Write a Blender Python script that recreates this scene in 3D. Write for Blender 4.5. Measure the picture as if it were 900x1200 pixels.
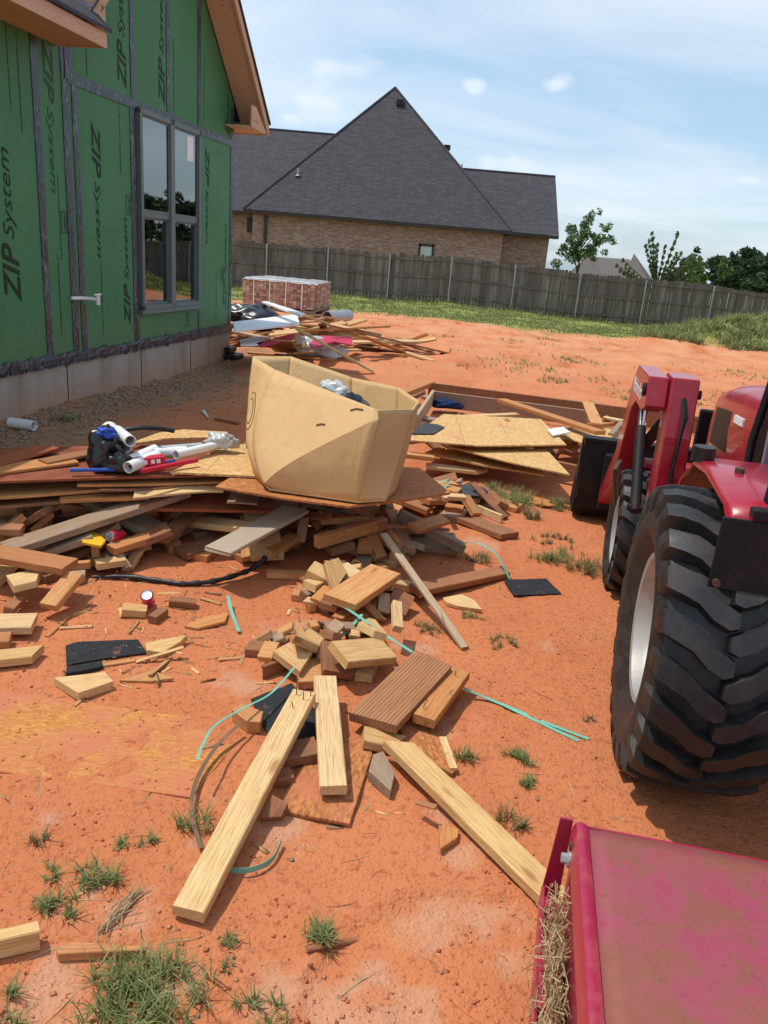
import bpy, bmesh, math, random
import numpy as np
from mathutils import Vector, Matrix, noise as mnoise

for o in list(bpy.data.objects):
    bpy.data.objects.remove(o)
rad = math.radians
SC = bpy.context.scene
COL = SC.collection
random.seed(7)
RNG = np.random.default_rng(7)

# ------------------------------------------------------------------ camera
CAM_H, PITCH, ROLL, FPX = 1.7, rad(18.4), rad(4.8), 900.0      # FPX: focal length in pixels of a 900 x 1200 frame
_n = Vector((0, math.cos(PITCH), -math.sin(PITCH)))
_r0 = Vector((1, 0, 0)); _u0 = Vector((0, math.sin(PITCH), math.cos(PITCH)))
_R = _r0 * math.cos(ROLL) + _u0 * math.sin(ROLL)
_U = _u0 * math.cos(ROLL) - _r0 * math.sin(ROLL)
EYE = Vector((0, 0, CAM_H))
cd = bpy.data.cameras.new('camera')
cam = bpy.data.objects.new('camera', cd); COL.objects.link(cam)
cd.sensor_fit = 'VERTICAL'; cd.sensor_height = 36.0; cd.lens = 36.0 * FPX / 1200.0
cd.clip_start = 0.05; cd.clip_end = 6000
M = Matrix((( _R.x, _U.x, -_n.x, EYE.x), (_R.y, _U.y, -_n.y, EYE.y), (_R.z, _U.z, -_n.z, EYE.z), (0, 0, 0, 1)))
cam.matrix_world = M
SC.camera = cam

# ------------------------------------------------------------------ world, sun, exposure
SUN_AZ = Vector((-0.97, 0.24)); SUN_EL = rad(65)
SUN_AZ.normalize()
TO_SUN = Vector((SUN_AZ.x * math.cos(SUN_EL), SUN_AZ.y * math.cos(SUN_EL), math.sin(SUN_EL)))
w = bpy.data.worlds.new('World'); SC.world = w; w.use_nodes = True
nt = w.node_tree; nt.nodes.clear()
def wn(t, **k):
    n = nt.nodes.new(t)
    for a, b in k.items(): setattr(n, a, b)
    return n
sky = wn('ShaderNodeTexSky', sky_type='NISHITA', sun_disc=False)
sky.sun_elevation = SUN_EL
sky.sun_rotation = math.atan2(SUN_AZ.x, SUN_AZ.y)
sky.altitude = 300; sky.air_density = 1.0; sky.dust_density = 1.6; sky.ozone_density = 1.6
geo = wn('ShaderNodeTexCoord')
sep = wn('ShaderNodeSeparateXYZ'); nt.links.new(geo.outputs['Generated'], sep.inputs[0])
zc = wn('ShaderNodeMath', operation='MAXIMUM'); nt.links.new(sep.outputs[2], zc.inputs[0]); zc.inputs[1].default_value = 0.0
za = wn('ShaderNodeMath', operation='ADD'); nt.links.new(zc.outputs[0], za.inputs[0]); za.inputs[1].default_value = 0.16
dv = wn('ShaderNodeVectorMath', operation='DIVIDE'); nt.links.new(geo.outputs['Generated'], dv.inputs[0])
cmb = wn('ShaderNodeCombineXYZ')
for i in range(3): nt.links.new(za.outputs[0], cmb.inputs[i])
nt.links.new(cmb.outputs[0], dv.inputs[1])
mp = wn('ShaderNodeMapping'); mp.inputs['Location'].default_value = (3.1, 1.35, 0); mp.inputs['Scale'].default_value = (0.75, 1.15, 1.0)
mp.inputs['Rotation'].default_value = (0, 0, 0.35)
nt.links.new(dv.outputs[0], mp.inputs[0])
c1 = wn('ShaderNodeTexNoise'); c1.inputs['Scale'].default_value = 0.9; c1.inputs['Detail'].default_value = 8; c1.inputs['Roughness'].default_value = 0.55; c1.inputs['Distortion'].default_value = 0.5
nt.links.new(mp.outputs[0], c1.inputs['Vector'])
r1 = wn('ShaderNodeValToRGB'); r1.color_ramp.elements[0].position = 0.42; r1.color_ramp.elements[1].position = 0.70
nt.links.new(c1.outputs['Fac'], r1.inputs[0])
mp2 = wn('ShaderNodeMapping'); mp2.inputs['Location'].default_value = (0.4, 7.3, 0); mp2.inputs['Scale'].default_value = (1, 1, 2.4)
nt.links.new(geo.outputs['Generated'], mp2.inputs[0])
c2 = wn('ShaderNodeTexNoise'); c2.inputs['Scale'].default_value = 5.0; c2.inputs['Detail'].default_value = 7; c2.inputs['Roughness'].default_value = 0.5
nt.links.new(mp2.outputs[0], c2.inputs['Vector'])
r2 = wn('ShaderNodeValToRGB'); r2.color_ramp.elements[0].position = 0.60; r2.color_ramp.elements[1].position = 0.74
nt.links.new(c2.outputs['Fac'], r2.inputs[0])
mx = wn('ShaderNodeMath', operation='MAXIMUM'); nt.links.new(r1.outputs[0], mx.inputs[0]); nt.links.new(r2.outputs[0], mx.inputs[1])
blob_out = None
for bpx, bpy_, br, bst in ((556, 101, 0.017, 2.0), (652, 100, 0.021, 2.0), (345, 140, 0.050, 3.2), (585, 192, 0.055, 3.4), (880, 212, 0.045, 4.2)):
    bd = (_n + _R * ((bpx - 450) / FPX) + _U * ((600 - bpy_) / FPX)).normalized()
    sb = wn('ShaderNodeVectorMath', operation='SUBTRACT'); nt.links.new(geo.outputs['Generated'], sb.inputs[0]); sb.inputs[1].default_value = bd
    ml = wn('ShaderNodeVectorMath', operation='MULTIPLY'); nt.links.new(sb.outputs[0], ml.inputs[0]); ml.inputs[1].default_value = (1, 1, bst)
    ln = wn('ShaderNodeVectorMath', operation='LENGTH'); nt.links.new(ml.outputs[0], ln.inputs[0])
    nz = wn('ShaderNodeTexNoise'); nz.inputs['Scale'].default_value = 22; nz.inputs['Detail'].default_value = 6; nt.links.new(geo.outputs['Generated'], nz.inputs['Vector'])
    na = wn('ShaderNodeMath', operation='MULTIPLY_ADD'); nt.links.new(nz.outputs['Fac'], na.inputs[0]); na.inputs[1].default_value = br * 2.4; nt.links.new(ln.outputs['Value'], na.inputs[2])
    mr = wn('ShaderNodeMapRange'); mr.interpolation_type = 'SMOOTHSTEP'; nt.links.new(na.outputs[0], mr.inputs[0]); mr.inputs[1].default_value = br * 2.35; mr.inputs[2].default_value = br * 1.35; mr.inputs[3].default_value = 0; mr.inputs[4].default_value = 0.9
    if blob_out is None: blob_out = mr.outputs[0]
    else:
        bm_ = wn('ShaderNodeMath', operation='MAXIMUM'); nt.links.new(blob_out, bm_.inputs[0]); nt.links.new(mr.outputs[0], bm_.inputs[1]); blob_out = bm_.outputs[0]
mx0 = mx; mx = wn('ShaderNodeMath', operation='MAXIMUM'); nt.links.new(mx0.outputs[0], mx.inputs[0]); nt.links.new(blob_out, mx.inputs[1])
mk = wn('ShaderNodeMath', operation='MULTIPLY'); nt.links.new(mx.outputs[0], mk.inputs[0]); mk.inputs[1].default_value = 0.72
mixc = wn('ShaderNodeMixRGB'); nt.links.new(mk.outputs[0], mixc.inputs[0]); hz_ = wn('ShaderNodeMixRGB'); hz_.inputs[0].default_value = 0.36; nt.links.new(sky.outputs[0], hz_.inputs[1]); hz_.inputs[2].default_value = (4.2, 6.0, 7.6, 1); nt.links.new(hz_.outputs[0], mixc.inputs[1])
mixc.inputs[2].default_value = (6.3, 6.7, 7.2, 1)
bg = wn('ShaderNodeBackground'); bg.inputs[1].default_value = 0.15
nt.links.new(mixc.outputs[0], bg.inputs[0])
wo = wn('ShaderNodeOutputWorld'); nt.links.new(bg.outputs[0], wo.inputs[0])

sl = bpy.data.lights.new('sun', 'SUN'); sl.energy = 3.5; sl.angle = rad(0.55); sl.color = (1.0, 0.95, 0.87)
so = bpy.data.objects.new('sun', sl); COL.objects.link(so)
so.rotation_euler = TO_SUN.to_track_quat('Z', 'Y').to_euler(); so.location = (-20, 15, 40)
SC.view_settings.view_transform = 'Standard'; SC.view_settings.look = 'None'
SC.view_settings.gamma = 1.0; SC.view_settings.use_curve_mapping = False
SC.view_settings.exposure = 0.0
SC.render.engine = 'CYCLES'
SC.cycles.max_bounces = 6; SC.cycles.diffuse_bounces = 3; SC.cycles.glossy_bounces = 3; SC.cycles.transparent_max_bounces = 8

# ------------------------------------------------------------------ pixel -> direction -> place on a known plane
def ray(px, py): return _n + _R * ((px - 450) / FPX) + _U * ((600 - py) / FPX)
def P(px, py, z=0.0):
    d = ray(px, py); return EYE + d * ((z - CAM_H) / d.z)
def PY(px, py, Y):
    d = ray(px, py); return EYE + d * (Y / d.y)

# ------------------------------------------------------------------ node material helpers
def lin(r, g, b):
    f = lambda c: ((c / 255 + 0.055) / 1.055) ** 2.4 if c > 10 else c / 255 / 12.92
    return (f(r), f(g), f(b), 1.0)
class NT:
    def __init__(s, name):
        s.m = bpy.data.materials.new(name); s.m.use_nodes = True
        s.t = s.m.node_tree; s.b = s.t.nodes['Principled BSDF']; s.out = s.t.nodes['Material Output']
    def n(s, typ, **k):
        x = s.t.nodes.new('ShaderNode' + typ)
        for a, b in k.items(): setattr(x, a, b)
        return x
    def l(s, a, b): s.t.links.new(a, b)
    def put(s, v, sock):
        if hasattr(v, 'is_linked') or hasattr(v, 'links'): s.l(v, sock)
        else: sock.default_value = v
    def math(s, op, a, b=0.0, clamp=False):
        x = s.n('Math', operation=op); x.use_clamp = clamp; s.put(a, x.inputs[0]); s.put(b, x.inputs[1]); return x.outputs[0]
    def mix(s, f, a, b, mode='MIX'):
        x = s.n('MixRGB', blend_type=mode); s.put(f, x.inputs[0]); s.put(a, x.inputs[1]); s.put(b, x.inputs[2]); return x.outputs[0]
    def vmath(s, op, a, b): 
        x = s.n('VectorMath', operation=op); s.put(a, x.inputs[0]); s.put(b, x.inputs[1]); return x.outputs[0]
    def noise(s, v, scale, detail=4, rough=0.55, dist=0.0):
        x = s.n('TexNoise'); x.inputs['Scale'].default_value = scale; x.inputs['Detail'].default_value = detail
        x.inputs['Roughness'].default_value = rough; x.inputs['Distortion'].default_value = dist
        if v is not None: s.l(v, x.inputs['Vector'])
        return x
    def ramp(s, f, *st):
        x = s.n('ValToRGB'); s.l(f, x.inputs[0]); e = x.color_ramp.elements
        while len(e) < len(st): e.new(0.5)
        for q, (p, c) in zip(e, st):
            q.position = p; q.color = c if isinstance(c, tuple) else (c, c, c, 1)
        return x.outputs[0]
    def obj(s): return s.n('TexCoord').outputs['Object']
    def geo(s): return s.n('NewGeometry').outputs['Position']
    def rnd(s): return s.n('ObjectInfo').outputs['Random']
    def scale(s, v, sc): return s.vmath('MULTIPLY', v, sc)
    def bump(s, h, strength=0.3, dist=0.01):
        x = s.n('Bump'); x.inputs['Strength'].default_value = strength; x.inputs['Distance'].default_value = dist
        s.l(h, x.inputs['Height']); s.l(x.outputs[0], s.b.inputs['Normal'])
    def fin(s, col, rough=0.7, spec=0.3, metal=0.0):
        s.put(col, s.b.inputs['Base Color']); s.put(rough, s.b.inputs['Roughness'])
        s.b.inputs['Specular IOR Level'].default_value = spec; s.put(metal, s.b.inputs['Metallic'])
        return s.m
CLAY = lin(190, 116, 84)
MAT = {}

def m_wood(name, tones, dust=0.3, dark=0.55, rough=0.72, ring=26.0):
    t = NT(name); o = t.obj(); r = t.rnd()
    r2 = t.math('FRACT', t.math('MULTIPLY', r, 17.31)); r3 = t.math('FRACT', t.math('MULTIPLY', r, 41.7))
    c = t.n('CombineXYZ'); t.l(t.math('MULTIPLY', r, 60), c.inputs[0])
    t.l(t.math('MULTIPLY_ADD', r2, 0.16), c.inputs[1]); t.l(t.math('ADD', t.math('MULTIPLY', r3, 0.10), 0.015), c.inputs[2])
    v = t.vmath('ADD', o, c.outputs[0])
    wv = t.n('TexWave', wave_type='RINGS', rings_direction='X'); t.l(t.scale(v, (0.030, 1, 1)), wv.inputs[0])
    wv.inputs['Scale'].default_value = ring; wv.inputs['Distortion'].default_value = 11; wv.inputs['Detail'].default_value = 3; wv.inputs['Detail Scale'].default_value = 7
    g = t.noise(t.scale(v, (3, 240, 240)), 1.0, 3, 0.6)
    big = t.noise(t.scale(v, (1.2, 9, 9)), 1.0, 4, 0.6)
    tone = t.ramp(t.math('FRACT', t.math('MULTIPLY', r, 7.13)), *tones)
    f1 = t.math('MULTIPLY', t.ramp(wv.outputs['Fac'], (0.45, 0.0), (0.95, 1.0)), 0.62); f2 = t.math('MULTIPLY', g.outputs['Fac'], 0.42)
    fac = t.math('ADD', f1, f2, True)
    dk = t.mix(1.0, tone, (dark, dark * 0.80, dark * 0.62, 1), 'MULTIPLY')
    col = t.mix(fac, tone, dk)
    col = t.mix(t.ramp(big.outputs['Fac'], (0.35, 0.0), (0.75, 0.4)), col, t.mix(1.0, tone, (0.75, 0.62, 0.50, 1), 'MULTIPLY'))
    # knots
    vo = t.n('TexVoronoi'); t.l(t.scale(v, (3.2, 9, 9)), vo.inputs[0]); vo.inputs['Scale'].default_value = 1.0
    kn = t.ramp(vo.outputs['Distance'], (0.07, 1.0), (0.15, 0.0))
    col = t.mix(t.math('MULTIPLY', kn, 0.75), col, t.mix(1.0, tone, (0.38, 0.24, 0.15, 1), 'MULTIPLY'))
    # clay dust and grime stains
    dn = t.noise(t.geo(), 9, 6, 0.65)
    df = t.math('MULTIPLY', t.ramp(dn.outputs['Fac'], (0.42, 0.0), (0.68, 1.0)), dust)
    col = t.mix(df, col, CLAY)
    sn = t.noise(v, 26, 5, 0.7)
    col = t.mix(t.ramp(sn.outputs['Fac'], (0.6, 0.0), (0.8, 0.35)), col, t.mix(1.0, tone, (0.45, 0.40, 0.36, 1), 'MULTIPLY'))
    h = t.math('ADD', t.math('MULTIPLY', g.outputs['Fac'], 0.7), t.math('MULTIPLY', wv.outputs['Fac'], 0.3))
    t.bump(h, 0.35, 0.0025)
    return t.fin(col, rough, 0.25)
PINE = ((0.0, lin(226, 190, 132)), (0.35, lin(234, 204, 150)), (0.65, lin(216, 172, 112)), (1.0, lin(236, 212, 166)))
ORNG = ((0.0, lin(214, 156, 96)), (0.4, lin(200, 140, 86)), (0.7, lin(222, 170, 112)), (1.0, lin(190, 132, 86)))
DARK = ((0.0, lin(162, 116, 82)), (0.5, lin(142, 102, 76)), (1.0, lin(180, 130, 92)))
GREY = ((0.0, lin(176, 158, 136)), (0.5, lin(150, 134, 116)), (1.0, lin(196, 178, 150)))
MAT['pine'] = m_wood('pale_pine', PINE, 0.18)
MAT['orange'] = m_wood('orange_pine', ORNG, 0.3)
MAT['dark'] = m_wood('brown_lumber', DARK, 0.35, 0.6)
MAT['grey'] = m_wood('weathered_lumber', GREY, 0.25, 0.62)
MAT['redply'] = m_wood('red_brown_plywood', ((0.0, lin(150, 78, 52)), (0.5, lin(172, 96, 62)), (1.0, lin(132, 70, 50))), 0.3, 0.6)
MAT['pallet'] = m_wood('pallet_wood', GREY, 0.1)
MAT['trim'] = m_wood('soffit_wood', ((0.0, lin(214, 190, 166)), (1.0, lin(202, 176, 150))), 0.0, 0.7)
MAT['ridged'] = m_wood('ridged_lumber', ((0.0, lin(186, 138, 100)), (1.0, lin(176, 128, 92))), 0.2, 0.6)
_m = MAT['ridged'].node_tree; _w = _m.nodes.new('ShaderNodeTexWave'); _w.bands_direction = 'Y'; _w.inputs['Scale'].default_value = 22; _w.inputs['Distortion'].default_value = 0.3
_m.links.new(_m.nodes.new('ShaderNodeTexCoord').outputs['Object'], _w.inputs[0])
_b = [q for q in _m.nodes if q.type == 'BUMP'][0]; _b2 = _m.nodes.new('ShaderNodeBump'); _b2.inputs['Strength'].default_value = 0.7; _b2.inputs['Distance'].default_value = 0.006
_m.links.new(_w.outputs['Fac'], _b2.inputs['Height']); _m.links.new(_b.outputs[0], _b2.inputs['Normal']); _m.links.new(_b2.outputs[0], _m.nodes['Principled BSDF'].inputs['Normal'])
MAT['mix'] = m_wood('mixed_offcut_wood', ((0.0, lin(220, 174, 116)), (0.2, lin(196, 138, 88)), (0.4, lin(230, 194, 138)), (0.6, lin(164, 116, 80)), (0.8, lin(214, 162, 104)), (1.0, lin(186, 160, 130))), 0.38)

def m_osb(name, a, b, dust, lines=False):
    t = NT(name); o = t.vmath('ADD', t.obj(), t.scale(t.n('ObjectInfo').outputs['Location'], (1, 1, 0)))
    outs = []; hs = []
    for rot, sc in ((0.25, (40, 120, 30)), (1.25, (36, 110, 30)), (2.3, (46, 125, 30))):
        mp = t.n('Mapping'); mp.inputs['Rotation'].default_value = (0, 0, rot); mp.inputs['Scale'].default_value = sc
        t.l(o, mp.inputs[0])
        vo = t.n('TexVoronoi'); vo.inputs['Scale'].default_value = 1; vo.inputs['Randomness'].default_value = 1; t.l(mp.outputs[0], vo.inputs[0])
        outs.append(vo.outputs['Color']); hs.append(vo.outputs['Distance'])
    sel = t.n('TexVoronoi'); sel.inputs['Scale'].default_value = 22; t.l(o, sel.inputs[0])
    s1 = t.math('GREATER_THAN', sel.outputs['Color'], 0.33); s2 = t.math('GREATER_THAN', sel.outputs['Color'], 0.66)
    c = t.mix(s2, t.mix(s1, outs[0], outs[1]), outs[2]); h = t.mix(s2, t.mix(s1, hs[0], hs[1]), hs[2])
    f = t.n('SeparateColor'); t.l(c, f.inputs[0])
    fine = t.noise(o, 90, 4, 0.7)
    col = t.mix(f.outputs[0], a, b)
    col = t.mix(t.math('MULTIPLY', fine.outputs['Fac'], 0.5), col, t.mix(1.0, col, (0.7, 0.6, 0.48, 1), 'MULTIPLY'))
    col = t.mix(t.ramp(h, (0.45, 0.0), (0.8, 0.35)), col, t.mix(1.0, b, (0.3, 0.25, 0.2, 1), 'MULTIPLY'))
    if lines:
        sx = t.n('SeparateXYZ'); t.l(o, sx.inputs[0])
        fr = t.math('ABSOLUTE', t.math('SUBTRACT', t.math('FRACT', t.math('DIVIDE', sx.outputs[0], 0.4064)), 0.5))
        ln = t.math('LESS_THAN', fr, 0.008)
        col = t.mix(t.math('MULTIPLY', ln, 0.6), col, (0.2, 0.14, 0.08, 1))
    dn = t.noise(t.geo(), 3.2, 7, 0.7)
    df = t.ramp(dn.outputs['Fac'], (0.62 - dust * 0.42, 0.0), (0.80 - dust * 0.33, 0.96))
    col = t.mix(df, col, CLAY)
    t.bump(t.math('MULTIPLY', f.outputs[0], t.math('SUBTRACT', 1.0, df)), 0.35, 0.002)
    return t.fin(col, 0.75, 0.2)
MAT['osb'] = m_osb('osb', lin(232, 198, 140), lin(200, 150, 92), 0.15, True)
MAT['osb_old'] = m_osb('dusty_osb', lin(220, 160, 84), lin(190, 122, 58), 0.60)
MAT['osb_red'] = m_osb('weathered_osb', lin(206, 140, 84), lin(160, 98, 58), 0.3)

def m_plain(name, col, rough=0.6, var=0.12, spec=0.3, dust=0.0, bump=0.0, metal=0.0, scale=8, dustcol=CLAY):
    t = NT(name); o = t.obj()
    n1 = t.noise(o, scale, 6, 0.65)
    c = t.mix(t.ramp(n1.outputs['Fac'], (0.3, 0.0), (0.7, 1.0)), tuple(x * (1 - var) for x in col[:3]) + (1,), tuple(min(1, x * (1 + var)) for x in col[:3]) + (1,))
    if dust:
        d = t.noise(t.geo(), 14, 6, 0.7)
        f = t.ramp(d.outputs['Fac'], (0.66 - dust * 0.4, 0.0), (0.9 - dust * 0.3, 0.85))
        c = t.mix(f, c, dustcol)
        rough = t.mix(f, (rough,) * 3 + (1,), (0.9, 0.9, 0.9, 1))
    if bump:
        b = t.noise(o, scale * 9, 4, 0.6); t.bump(b.outputs['Fac'], 0.5, bump)
    return t.fin(c, rough, spec, metal)
MAT['shingle_scrap'] = m_plain('shingle_scrap', (0.028, 0.029, 0.032, 1), 0.9, 0.3, 0.2, 0.2, 0.002, scale=40)
MAT['white_pvc'] = m_plain('white_pvc', (0.78, 0.78, 0.76, 1), 0.35, 0.05, 0.5, 0.12)
MAT['white'] = m_plain('white_panel', (0.80, 0.82, 0.83, 1), 0.4, 0.05, 0.4, 0.1)
MAT['black_plastic'] = m_plain('black_plastic', (0.012, 0.012, 0.013, 1), 0.45, 0.2, 0.5, 0.15)
MAT['black_bag'] = m_plain('black_bag', (0.01, 0.01, 0.012, 1), 0.3, 0.2, 0.6, 0.05)
MAT['blue'] = m_plain('blue_plastic', (0.02, 0.08, 0.42, 1), 0.4, 0.1, 0.4, 0.1)
MAT['navy'] = m_plain('navy_cloth', (0.012, 0.025, 0.09, 1), 0.8, 0.2, 0.2, 0.2)
MAT['strap_shadow'] = m_plain('strap_shadow', (0.16, 0.10, 0.055, 1), 0.6, 0.2, 0.3, 0.3)  # brown tone for the painted shadow of the thin green strap
MAT['red_plastic'] = m_plain('red_plastic', (0.55, 0.015, 0.04, 1), 0.4, 0.1, 0.4, 0.1)
MAT['yellow'] = m_plain('yellow_card', (0.75, 0.40, 0.02, 1), 0.5, 0.1, 0.3, 0.1)
MAT['strap'] = m_plain('green_strap', (0.16, 0.46, 0.34, 1), 0.35, 0.15, 0.5, 0.18)
MAT['pink_can'] = m_plain('pink_can', (0.55, 0.05, 0.14, 1), 0.3, 0.2, 0.5, 0.1, metal=0.3)
MAT['alu'] = m_plain('aluminium', (0.65, 0.65, 0.66, 1), 0.35, 0.1, 0.5, 0.1, metal=0.8)
MAT['beige'] = m_plain('primed_board', lin(168, 152, 130), 0.5, 0.07, 0.35, 0.15)
MAT['nail'] = m_plain('nail_steel', (0.12, 0.08, 0.06, 1), 0.5, 0.2, 0.5, metal=0.6)
MAT['plastic_wrap'] = m_plain('plastic_wrap', (0.5, 0.51, 0.5, 1), 0.2, 0.15, 0.6)
MAT['grey_roof_paper'] = m_plain('grey_felt', (0.06, 0.065, 0.07, 1), 0.95, 0.2, 0.1, 0.2)

# ------------------------------------------------------------------ object helpers
def mesh(name, verts, faces, smooth=False):
    me = bpy.data.meshes.new(name); me.from_pydata([tuple(v) for v in verts], [], faces); me.update()
    if smooth: me.polygons.foreach_set('use_smooth', [True] * len(me.polygons))
    return me
def fast_mesh(name, V, Fq, nv):
    """V (n,3) array, Fq (m,nv) int array"""
    me = bpy.data.meshes.new(name); m = len(Fq)
    me.vertices.add(len(V)); me.vertices.foreach_set('co', np.asarray(V, np.float32).ravel())
    me.loops.add(m * nv); me.loops.foreach_set('vertex_index', np.asarray(Fq, np.int32).ravel())
    me.polygons.add(m); me.polygons.foreach_set('loop_start', np.arange(0, m * nv, nv, dtype=np.int32))
    me.update(calc_edges=True); me.validate()
    return me
def link(name, me, mat=None, parent=None, mw=None, label=None, cat=None, group=None, kind=None):
    o = bpy.data.objects.new(name, me); COL.objects.link(o)
    if mat is not None and me is not None and len(me.materials) == 0: me.materials.append(MAT[mat] if isinstance(mat, str) else mat)
    if mw is not None: o.matrix_basis = mw
    if parent is not None:
        o.parent = parent
        if mw is not None:
            base = parent.matrix_basis if parent.parent is None else parent.parent.matrix_basis @ parent.matrix_parent_inverse @ parent.matrix_basis
            if parent.parent is not None: base = parent.parent.matrix_basis @ (parent.matrix_parent_inverse @ parent.matrix_basis)
            o.matrix_parent_inverse = base.inverted()
    if label: o['label'] = label
    if cat: o['category'] = cat
    if group: o['group'] = group
    if kind: o['kind'] = kind
    return o
def empty(name, loc, label, cat, group=None, mw=None):
    return link(name, None, None, None, mw if mw is not None else Matrix.Translation(loc), label, cat, group)
I4 = Matrix.Identity(4)
class MB:
    """collects shapes for one mesh"""
    def __init__(s): s.v = []; s.f = []
    def add(s, v, f):
        k = len(s.v); s.v += [Vector(x) for x in v]; s.f += [tuple(i + k for i in q) for q in f]; return s
    def box(s, a, b, ch=0.0):
        (x0, y0, z0), (x1, y1, z1) = a, b
        x0, x1 = min(x0, x1), max(x0, x1); y0, y1 = min(y0, y1), max(y0, y1); z0, z1 = min(z0, z1), max(z0, z1)
        if ch <= 0:
            v = [(x0,y0,z0),(x1,y0,z0),(x1,y1,z0),(x0,y1,z0),(x0,y0,z1),(x1,y0,z1),(x1,y1,z1),(x0,y1,z1)]
            return s.add(v, [(0,3,2,1),(4,5,6,7),(0,1,5,4),(1,2,6,5),(2,3,7,6),(3,0,4,7)])
        bm = bmesh.new(); bmesh.ops.create_cube(bm, size=1)
        for q in bm.verts: q.co = Vector(((x0+x1)/2+q.co.x*(x1-x0), (y0+y1)/2+q.co.y*(y1-y0), (z0+z1)/2+q.co.z*(z1-z0)))
        bmesh.ops.bevel(bm, geom=list(bm.edges), offset=ch, segments=2, affect='EDGES', profile=0.5)
        s.bm(bm); return s
    def bm(s, bm):
        bm.verts.ensure_lookup_table(); bm.verts.index_update()
        s.add([q.co.copy() for q in bm.verts], [tuple(q.index for q in f.verts) for f in bm.faces]); bm.free()
    def tube(s, pts, r, n=10, hollow=0.0, cap=True):
        pts = [Vector(p) for p in pts]; m = len(pts); rr = r if isinstance(r, (list, tuple)) else [r] * m
        up = Vector((0, 0, 1)); V = []; Fc = []
        rings = [1.0] if not hollow else [1.0, hollow]
        for h in rings:
            for i, p in enumerate(pts):
                d = (pts[min(i+1, m-1)] - pts[max(i-1, 0)]).normalized()
                a = d.cross(up if abs(d.z) < 0.95 else Vector((1, 0, 0))).normalized(); b = d.cross(a)
                for k in range(n):
                    an = 2 * math.pi * k / n; V.append(p + (a * math.cos(an) + b * math.sin(an)) * rr[i] * h)
        for i in range(m - 1):
            for k in range(n):
                q = (i*n+k, (i+1)*n+k, (i+1)*n+(k+1) % n, i*n+(k+1) % n); Fc.append(q)
                if hollow: Fc.append(tuple(m*n + j for j in reversed(q)))
        if hollow:
            for i in (0, m - 1):
                for k in range(n):
                    q = (i*n+k, i*n+(k+1) % n, m*n+i*n+(k+1) % n, m*n+i*n+k); Fc.append(q if i == 0 else tuple(reversed(q)))
        elif cap:
            Fc.append(tuple(range(n))); Fc.append(tuple(reversed(range((m-1)*n, m*n))))
        return s.add(V, Fc)
    def prism(s, poly, z0, z1, axis='z', ch=0):
        n = len(poly)
        f = {'z': lambda a, b, c: (a, b, c), 'x': lambda a, b, c: (c, a, b), 'y': lambda a, b, c: (a, c, b)}[axis]
        return s.add([f(a, b, z0) for a, b in poly] + [f(a, b, z1) for a, b in poly],
                     [tuple(reversed(range(n))), tuple(range(n, 2*n))] + [(i, (i+1) % n, n+(i+1) % n, n+i) for i in range(n)])
    def lathe(s, prof, n=32, axis='x', c=(0, 0, 0)):
        """prof: list of (offset along the axis, radius)"""
        V = []; Fc = []; m = len(prof)
        for a, r in prof:
            for k in range(n):
                an = 2*math.pi*k/n; u, w_ = r*math.cos(an), r*math.sin(an)
                p = (a, u, w_) if axis == 'x' else (u, w_, a) if axis == 'z' else (u, a, w_)
                V.append((p[0]+c[0], p[1]+c[1], p[2]+c[2]))
        for i in range(m-1):
            for k in range(n): Fc.append((i*n+k, i*n+(k+1) % n, (i+1)*n+(k+1) % n, (i+1)*n+k))
        return s.add(V, Fc)
    def xf(s, mtx):
        s.v = [mtx @ q for q in s.v]; return s
    def build(s, name, mat, parent=None, mw=None, smooth=False, **k):
        me = mesh(name, s.v, s.f, smooth)
        bm = bmesh.new(); bm.from_mesh(me); bmesh.ops.recalc_face_normals(bm, faces=bm.faces); bm.to_mesh(me); bm.free()
        return link(name, me, mat, parent, mw, **k)
def autosmooth(o, ang=35):
    me = o.data; me.polygons.foreach_set('use_smooth', [True]*len(me.polygons)); me.set_sharp_from_angle(angle=rad(ang)); return o

def vnoise(x, y, seed=0):
    """smooth value noise on arrays, -1..1"""
    x = np.asarray(x, float); y = np.asarray(y, float)
    xi = np.floor(x).astype(np.int64); yi = np.floor(y).astype(np.int64); fx = x - xi; fy = y - yi
    fx = fx*fx*fx*(fx*(fx*6-15)+10); fy = fy*fy*fy*(fy*(fy*6-15)+10)
    def h(a, b):
        n = (a * 374761393 + b * 668265263 + seed * 974711) & 0x7fffffff
        n = (n ^ (n >> 13)) * 1274126177 & 0x7fffffff
        n = (n ^ (n >> 16)) & 0xffff
        return n / 32767.5 - 1
    a = h(xi, yi); b = h(xi+1, yi); c = h(xi, yi+1); d = h(xi+1, yi+1)
    return (a*(1-fx)+b*fx)*(1-fy) + (c*(1-fx)+d*fx)*fy
def fbm(x, y, oct=4, seed=0, g=0.5):
    r = 0; a = 1
    for i in range(oct): r = r + a*vnoise(x*2**i, y*2**i, seed+i*13); a *= g
    return r

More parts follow.
